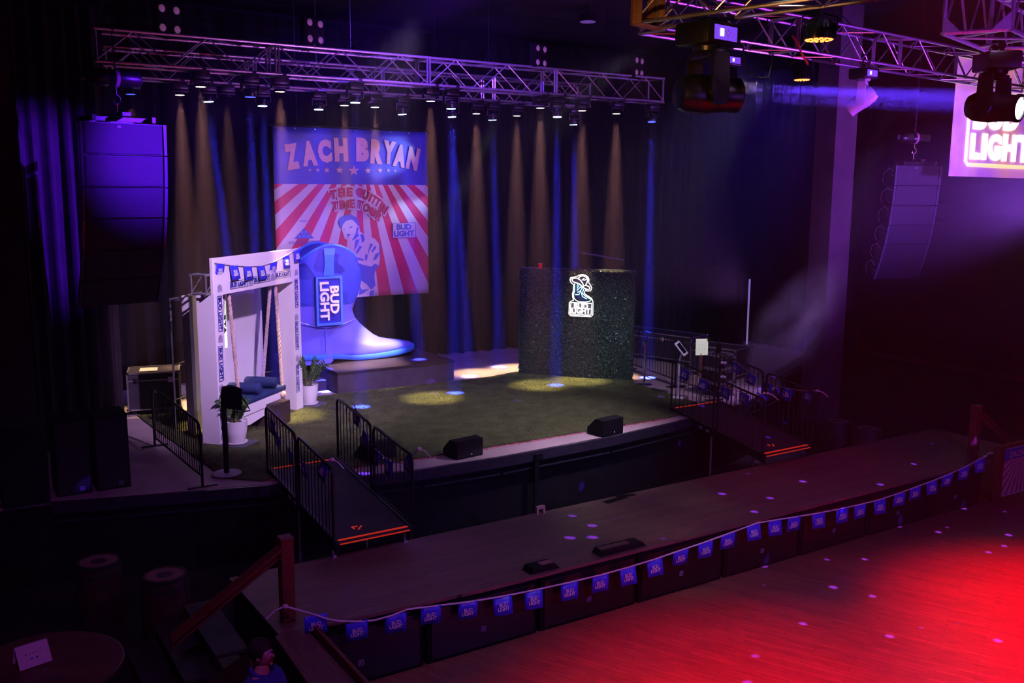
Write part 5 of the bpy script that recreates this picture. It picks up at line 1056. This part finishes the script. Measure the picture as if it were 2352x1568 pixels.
MB().lathe(tc_+Zv*1.01, [(.74, 0), (.76, .008), (.76, .035), (.74, .04)], 48).build('table_top', wood_mat('table_planks', (.16, .07, .045), (.12, .05, .035), .19, 3, .55, .004, rot=.5), t); MB().lathe(tc_, [(.30, 0), (.30, .03), (.05, .06), (.05, .95), (.2, 1.01)], 20).build('pedestal', BLK, t, True)
cd = P(84, 1530, z=1.053); cX = Vector((.97, .24, 0)).normalized(); cY = Vector((-.12, .40, .9)).normalized(); k3 = thing('table_card', 'folded white notice card standing on the round table', 'card', (cd.x, cd.y, 1.052))
cN = cX.cross(cY); cc = Vector((cd.x, cd.y, 1.055))+cY*.115; MB().box(cc, (.30, .22, .004), cX, cY, cN).build('front_leaf', PRW, k3); MB().box(Vector((cd.x, cd.y, 1.055))+Vector((-cX.y, cX.x, 0))*.165+Zv*.10+cX*0, (.30, .004, .21), cX, Vector((-cX.y, cX.x, 0)), Vector((.08, -.35, .93)).normalized()).build('back_leaf', PRW, k3)
put('lettering', text_data('- - - - -', mat('faded_ink', (.12, .08, .2), .6), .02, .001), k3, cc+cN*.004+cY*.02, cX, cY, w=.15, h=.008); put('lettering', text_data('- -', bpy.data.materials['faded_ink'], .02, .001), k3, cc+cN*.004-cY*.03, cX, cY, w=.07, h=.012)
# small things on the runway and stage edge
rb = P(1235, 1172, z=TH+.03); t = thing('wooden_chock', 'small pale wooden chock at the rear edge of the runway below the stage front post', 'chock', (rb.x, 11.38, TH)); m = MB(); m.box((rb.x-.06, 11.38, TH+.06), (.035, .05, .12)).box((rb.x+.06, 11.38, TH+.06), (.035, .05, .12)).box((rb.x, 11.38, TH+.10), (.09, .05, .045)); m.build('block', mat('pale_pine', (.62, .36, .30), .6, noise=.15), t)
x_ = P(1229, 1040, y=12.97).x; tag(MB().box((x_, 12.93, S/2-.02), (.09, .05, S-.06), bev=.006).box((x_+.04, 12.92, S-.10), (.16, .05, .09)).build('stage_front_post', BLK), 'black upright bracket post fixed to the middle of the stage front', 'post')
for i, (ax, ay, w_, lab) in enumerate(((1243, 1306, .46, 'low black floor box at the front edge of the runway, left of two'), (1425, 1262, .80, 'long low black floor box at the front edge of the runway, right of two'))):
    c = P(ax, ay, z=TH); c.z = TH; t = thing('floor_box', lab, 'floor box', c); yv = 9.62
    m = MB(); m.prism([(-w_/2, 0), (w_/2, 0), (w_/2-.07, .07), (-w_/2+.05, .07)], (c.x, yv+.10, TH+.001), (1, 0, 0), Zv, .2); m.build('cover', BLKP, t)
    MB().box((c.x+(.06 if i == 0 else -.1), yv, TH+.074), (.18 if i == 0 else .5, .10, .005)).build('lid_plate', mat('rosy_plate', (.40, .16, .16), .6, noise=.1) if i == 0 else RUN, t)
c = P(1415, 1147, z=TH); tag(MB().box((c.x, c.y, TH+.004), (.5, .12, .006), (.97, .15, 0), (-.15, .97, 0)).box((c.x+.25, c.y+.08, TH+.007), (.35, .08, .006), (.9, -.3, 0), (.3, .9, 0)).build('black_tape', BLKM), 'crossed strips of black tape near the rear edge of the runway', 'tape')
# ================================================================== drifting smoke
sm = bpy.data.materials.new('smoke_plume'); sm.use_nodes = True; nt = sm.node_tree; nt.nodes.remove(nt.nodes['Principled BSDF']); v = nt.nodes.new('ShaderNodeVolumeScatter'); tc = nt.nodes.new('ShaderNodeTexCoord')
no = nt.nodes.new('ShaderNodeTexNoise'); no.inputs['Scale'].default_value = 1.4; no.inputs['Detail'].default_value = 3; nt.links.new(tc.outputs['Object'], no.inputs['Vector'])
gr = nt.nodes.new('ShaderNodeTexGradient'); gr.gradient_type = 'SPHERICAL'; nt.links.new(tc.outputs['Object'], gr.inputs[0])
mu = nt.nodes.new('ShaderNodeMath'); mu.operation = 'MULTIPLY'; rm = nt.nodes.new('ShaderNodeMapRange'); rm.inputs['From Min'].default_value = .38; rm.inputs['From Max'].default_value = .68; rm.inputs['To Max'].default_value = 1.1; nt.links.new(no.outputs['Fac'], rm.inputs['Value']); nt.links.new(rm.outputs[0], mu.inputs[0]); nt.links.new(gr.outputs['Fac'], mu.inputs[1]); nt.links.new(mu.outputs[0], v.inputs['Density']); nt.links.new(v.outputs[0], nt.nodes['Material Output'].inputs['Volume'])
bm = bmesh.new(); bmesh.ops.create_icosphere(bm, subdivisions=2, radius=1); me = bpy.data.meshes.new('smoke_plume'); bm.to_mesh(me); bm.free(); me.materials.append(sm); o = bpy.data.objects.new('smoke_plume', me); C.objects.link(o)
o.location = P(1835, 735, d=19.5); rx = P(1940, 610, d=19.5)-P(1730, 850, d=19.5); o.rotation_euler = rx.to_track_quat('X', 'Z').to_euler(); o.scale = (1.75, 1.0, .85); tag(o, 'faint violet puff of stage smoke drifting up above the right ramp', 'smoke', kind='stuff')

hb = haze_mat('haze_bank', .05); nt = hb.node_tree; v = [n for n in nt.nodes if n.type == 'VOLUME_SCATTER'][0]; tc = nt.nodes.new('ShaderNodeTexCoord'); gr = nt.nodes.new('ShaderNodeTexGradient'); gr.gradient_type = 'SPHERICAL'; nt.links.new(tc.outputs['Object'], gr.inputs[0])
mu = nt.nodes.new('ShaderNodeMath'); mu.operation = 'MULTIPLY'; mu.inputs[1].default_value = .045; nt.links.new(gr.outputs['Fac'], mu.inputs[0]); nt.links.new(mu.outputs[0], v.inputs['Density'])
bm = bmesh.new(); bmesh.ops.create_icosphere(bm, subdivisions=2, radius=1); me = bpy.data.meshes.new('haze_bank'); bm.to_mesh(me); bm.free(); me.materials.append(hb); o = bpy.data.objects.new('haze_bank', me); C.objects.link(o)
o.location = P(2340, 540, d=18.5); o.scale = (4.5, 4.5, 2.6); tag(o, 'soft violet bank of haze hanging below the projection screen', 'haze', kind='stuff')
# ================================================================== the person at the bottom of the view
HC_ = P(601, 1500, d=7.9)      # middle of the head
pr = thing('person', 'person with dark hair and a deep blue polo shirt standing by the steps', 'person', (HC_.x, HC_.y, 0))
FD_ = Vector((.80, -.55, 0)).normalized(); SD_ = Vector((-FD_.y, FD_.x, 0))       # facing, left side
hz_ = HC_.z; sc = hz_/1.62
def hp(f, s, z): return Vector((HC_.x, HC_.y, 0))+FD_*f+SD_*s+Zv*z*sc
def skin(name, nodes, edges, m, sub=2):
    me = bpy.data.meshes.new(name); me.from_pydata([tuple(n[0]-Vector((HC_.x, HC_.y, 0))) for n in nodes], edges, []); me.materials.append(m); o = bpy.data.objects.new(name, me); C.objects.link(o); o.parent = pr
    md = o.modifiers.new('skin', 'SKIN'); md.use_smooth_shade = True
    for i, n in enumerate(nodes): me.skin_vertices[0].data[i].radius = (n[1], n[2] if len(n) > 2 else n[1])
    me.skin_vertices[0].data[0].use_root = True
    sb = o.modifiers.new('sub', 'SUBSURF'); sb.levels = sub; sb.render_levels = sub; return o
SKN = mat('skin', (.50, .27, .20), .55, noise=.05); SHT = mat('polo_blue_cloth', (.035, .03, .38), .8, noise=.1, bump=.2, bscale=200); TRS = mat('dark_trousers', (.015, .015, .02), .85, noise=.2); HR = mat('dark_hair', (.012, .008, .007), .7, bump=.5, bscale=90, noise=.3)
n = [(hp(0, 0, .95), .10, .12), (hp(.0, 0, 1.15), .09, .12), (hp(-.01, 0, 1.30), .08, .11), (hp(-.02, 0, 1.41), .055, .07), (hp(-.005, 0, 1.50), .056), (hp(.01, 0, 1.56), .054)]
e = [(0, 1), (1, 2), (2, 3), (3, 4), (4, 5)]
for s in (1, -1):
    b = len(n); n += [(hp(-.02, .17*s, 1.39), .052), (hp(0, .225*s, 1.17), .045), (hp(.10, .235*s, .97), .036), (hp(.16, .22*s, .90), .03)]; e += [(3, b), (b, b+1), (b+1, b+2), (b+2, b+3)]
    b = len(n); n += [(hp(0, .09*s, .86), .085), (hp(.01, .10*s, .48), .055), (hp(-.01, .11*s, .09), .038), (hp(.13, .12*s, .04), .035)]; e += [(0, b), (b, b+1), (b+1, b+2), (b+2, b+3)]
skin('body', n, e, SKN)
# clothes
n = [(hp(0, 0, .93), .165, .20), (hp(.01, 0, 1.15), .165, .21), (hp(0, 0, 1.31), .165, .235), (hp(-.02, 0, 1.425), .10, .165)]; e = [(0, 1), (1, 2), (2, 3)]
for s in (1, -1): b = len(n); n += [(hp(-.02, .19*s, 1.40), .098), (hp(-.01, .235*s, 1.26), .085), (hp(0, .25*s, 1.15), .08)]; e += [(3, b), (b, b+1), (b+1, b+2)]
skin('polo_shirt', n, e, SHT)
MB().path([hp(-.02+.075*math.cos(g), .075*math.sin(g), 1.475-.02*math.cos(g)) for g in [2*pi*k_/20 for k_ in range(20)]], .017, 8, closed=True).build('collar', SHT, pr, True)
for s in (1, -1): skin('trouser_leg', [(hp(0, .08*s, .90), .115), (hp(.01, .10*s, .48), .078), (hp(-.01, .11*s, .10), .062)], [(0, 1), (1, 2)], TRS)
for s in (1, -1):
    MB().box(hp(.06, .115*s, .045), (.28, .10, .09), FD_, SD_, bev=.03).build('shoe', BLK, pr, True)
    # hand: palm and five fingers
    w = hp(.16, .22*s, .90); m = MB(); m.box(w+FD_*.03-Zv*.03, (.085, .03, .08), (FD_*.7-Zv*.7).normalized(), SD_, bev=.01)
    for q, (ln, o_) in enumerate(((.075, -.030), (.085, -.010), (.080, .010), (.062, .028))):
        dr = (FD_*.75-Zv*.66).normalized(); a = w+dr*.075+(FD_*.66+Zv*.75).normalized()*o_; m.path([a, a+dr*ln*.5, a+dr*ln*.75-SD_*s*.012, a+dr*ln*.95-SD_*s*.028], [.009, .0085, .008, .006], 8)
    a = w+FD_*.04+Zv*.0; m.path([a, a+FD_*.04+Zv*.012, a+FD_*.075-SD_*s*.01], [.011, .010, .008], 8); m.build('hand', SKN, pr, True)
# head
def ell(m, c, r, X, Y, Z_, seg=20, warp=None):
    vs, fs = [], []
    for i in range(seg//2+1):
        a = pi*i/(seg//2)
        for j in range(seg):
            g = 2*pi*j/seg; v = Vector((math.sin(a)*math.cos(g)*r[0], math.sin(a)*math.sin(g)*r[1], math.cos(a)*r[2]))
            if warp: v = warp(v)
            vs.append(c+X*v.x+Y*v.y+Z_*v.z)
    for i in range(seg//2):
        for j in range(seg): fs.append((i*seg+j, i*seg+(j+1) % seg, (i+1)*seg+(j+1) % seg, (i+1)*seg+j))
    m.add(vs, fs)
hd = thing_c = Vector((HC_.x, HC_.y, hz_)); up_ = (Zv-FD_*.05).normalized(); hf = up_.cross(SD_)*-1 if False else FD_
def hw(v):
    k_ = 1-.28*max(0, -v.z/.12)**1.2; return Vector((v.x*(.92 if v.x > 0 else 1), v.y*k_, v.z))
m = MB(); ell(m, hd, (.098, .078, .122), hf, SD_, Zv, 28, hw); 
ell(m, hd+hf*.098-Zv*.018, (.014, .011, .020), hf, SD_, Zv, 10)          # nose
ell(m, hd+hf*.078-Zv*.088, (.012, .022, .014), hf, SD_, Zv, 10)          # chin
for s in (1, -1): ell(m, hd+SD_*s*.078-Zv*.012-hf*.008, (.018, .010, .030), hf, SD_, Zv, 10)
head = m.build('head', SKN, pr, True, 80)
for s in (1, -1):
    m = MB(); ell(m, hd+hf*.080+SD_*s*.031+Zv*.012, (.010, .013, .008), hf, SD_, Zv, 10); m.build('eye', PRW, head, True); m = MB(); m.path([hd+hf*.088+SD_*s*.015+Zv*.030, hd+hf*.090+SD_*s*.032+Zv*.034, hd+hf*.078+SD_*s*.050+Zv*.028], .004, 6); m.build('eyebrow', HR, head, True)
m = MB(); m.path([hd+hf*.082+SD_*.022-Zv*.056, hd+hf*.091-Zv*.054, hd+hf*.082-SD_*.022-Zv*.056], .005, 6); m.build('mouth', mat('lips', (.4, .12, .11), .5, noise=.05), head, True)
m = MB(); ell(m, hd-hf*.016+Zv*.030, (.105, .090, .112), hf, SD_, Zv, 28, lambda v: Vector((v.x, v.y, max(v.z, -.055+(.085 if v.x > .045 else 0))))); m.build('hair', HR, head, True)
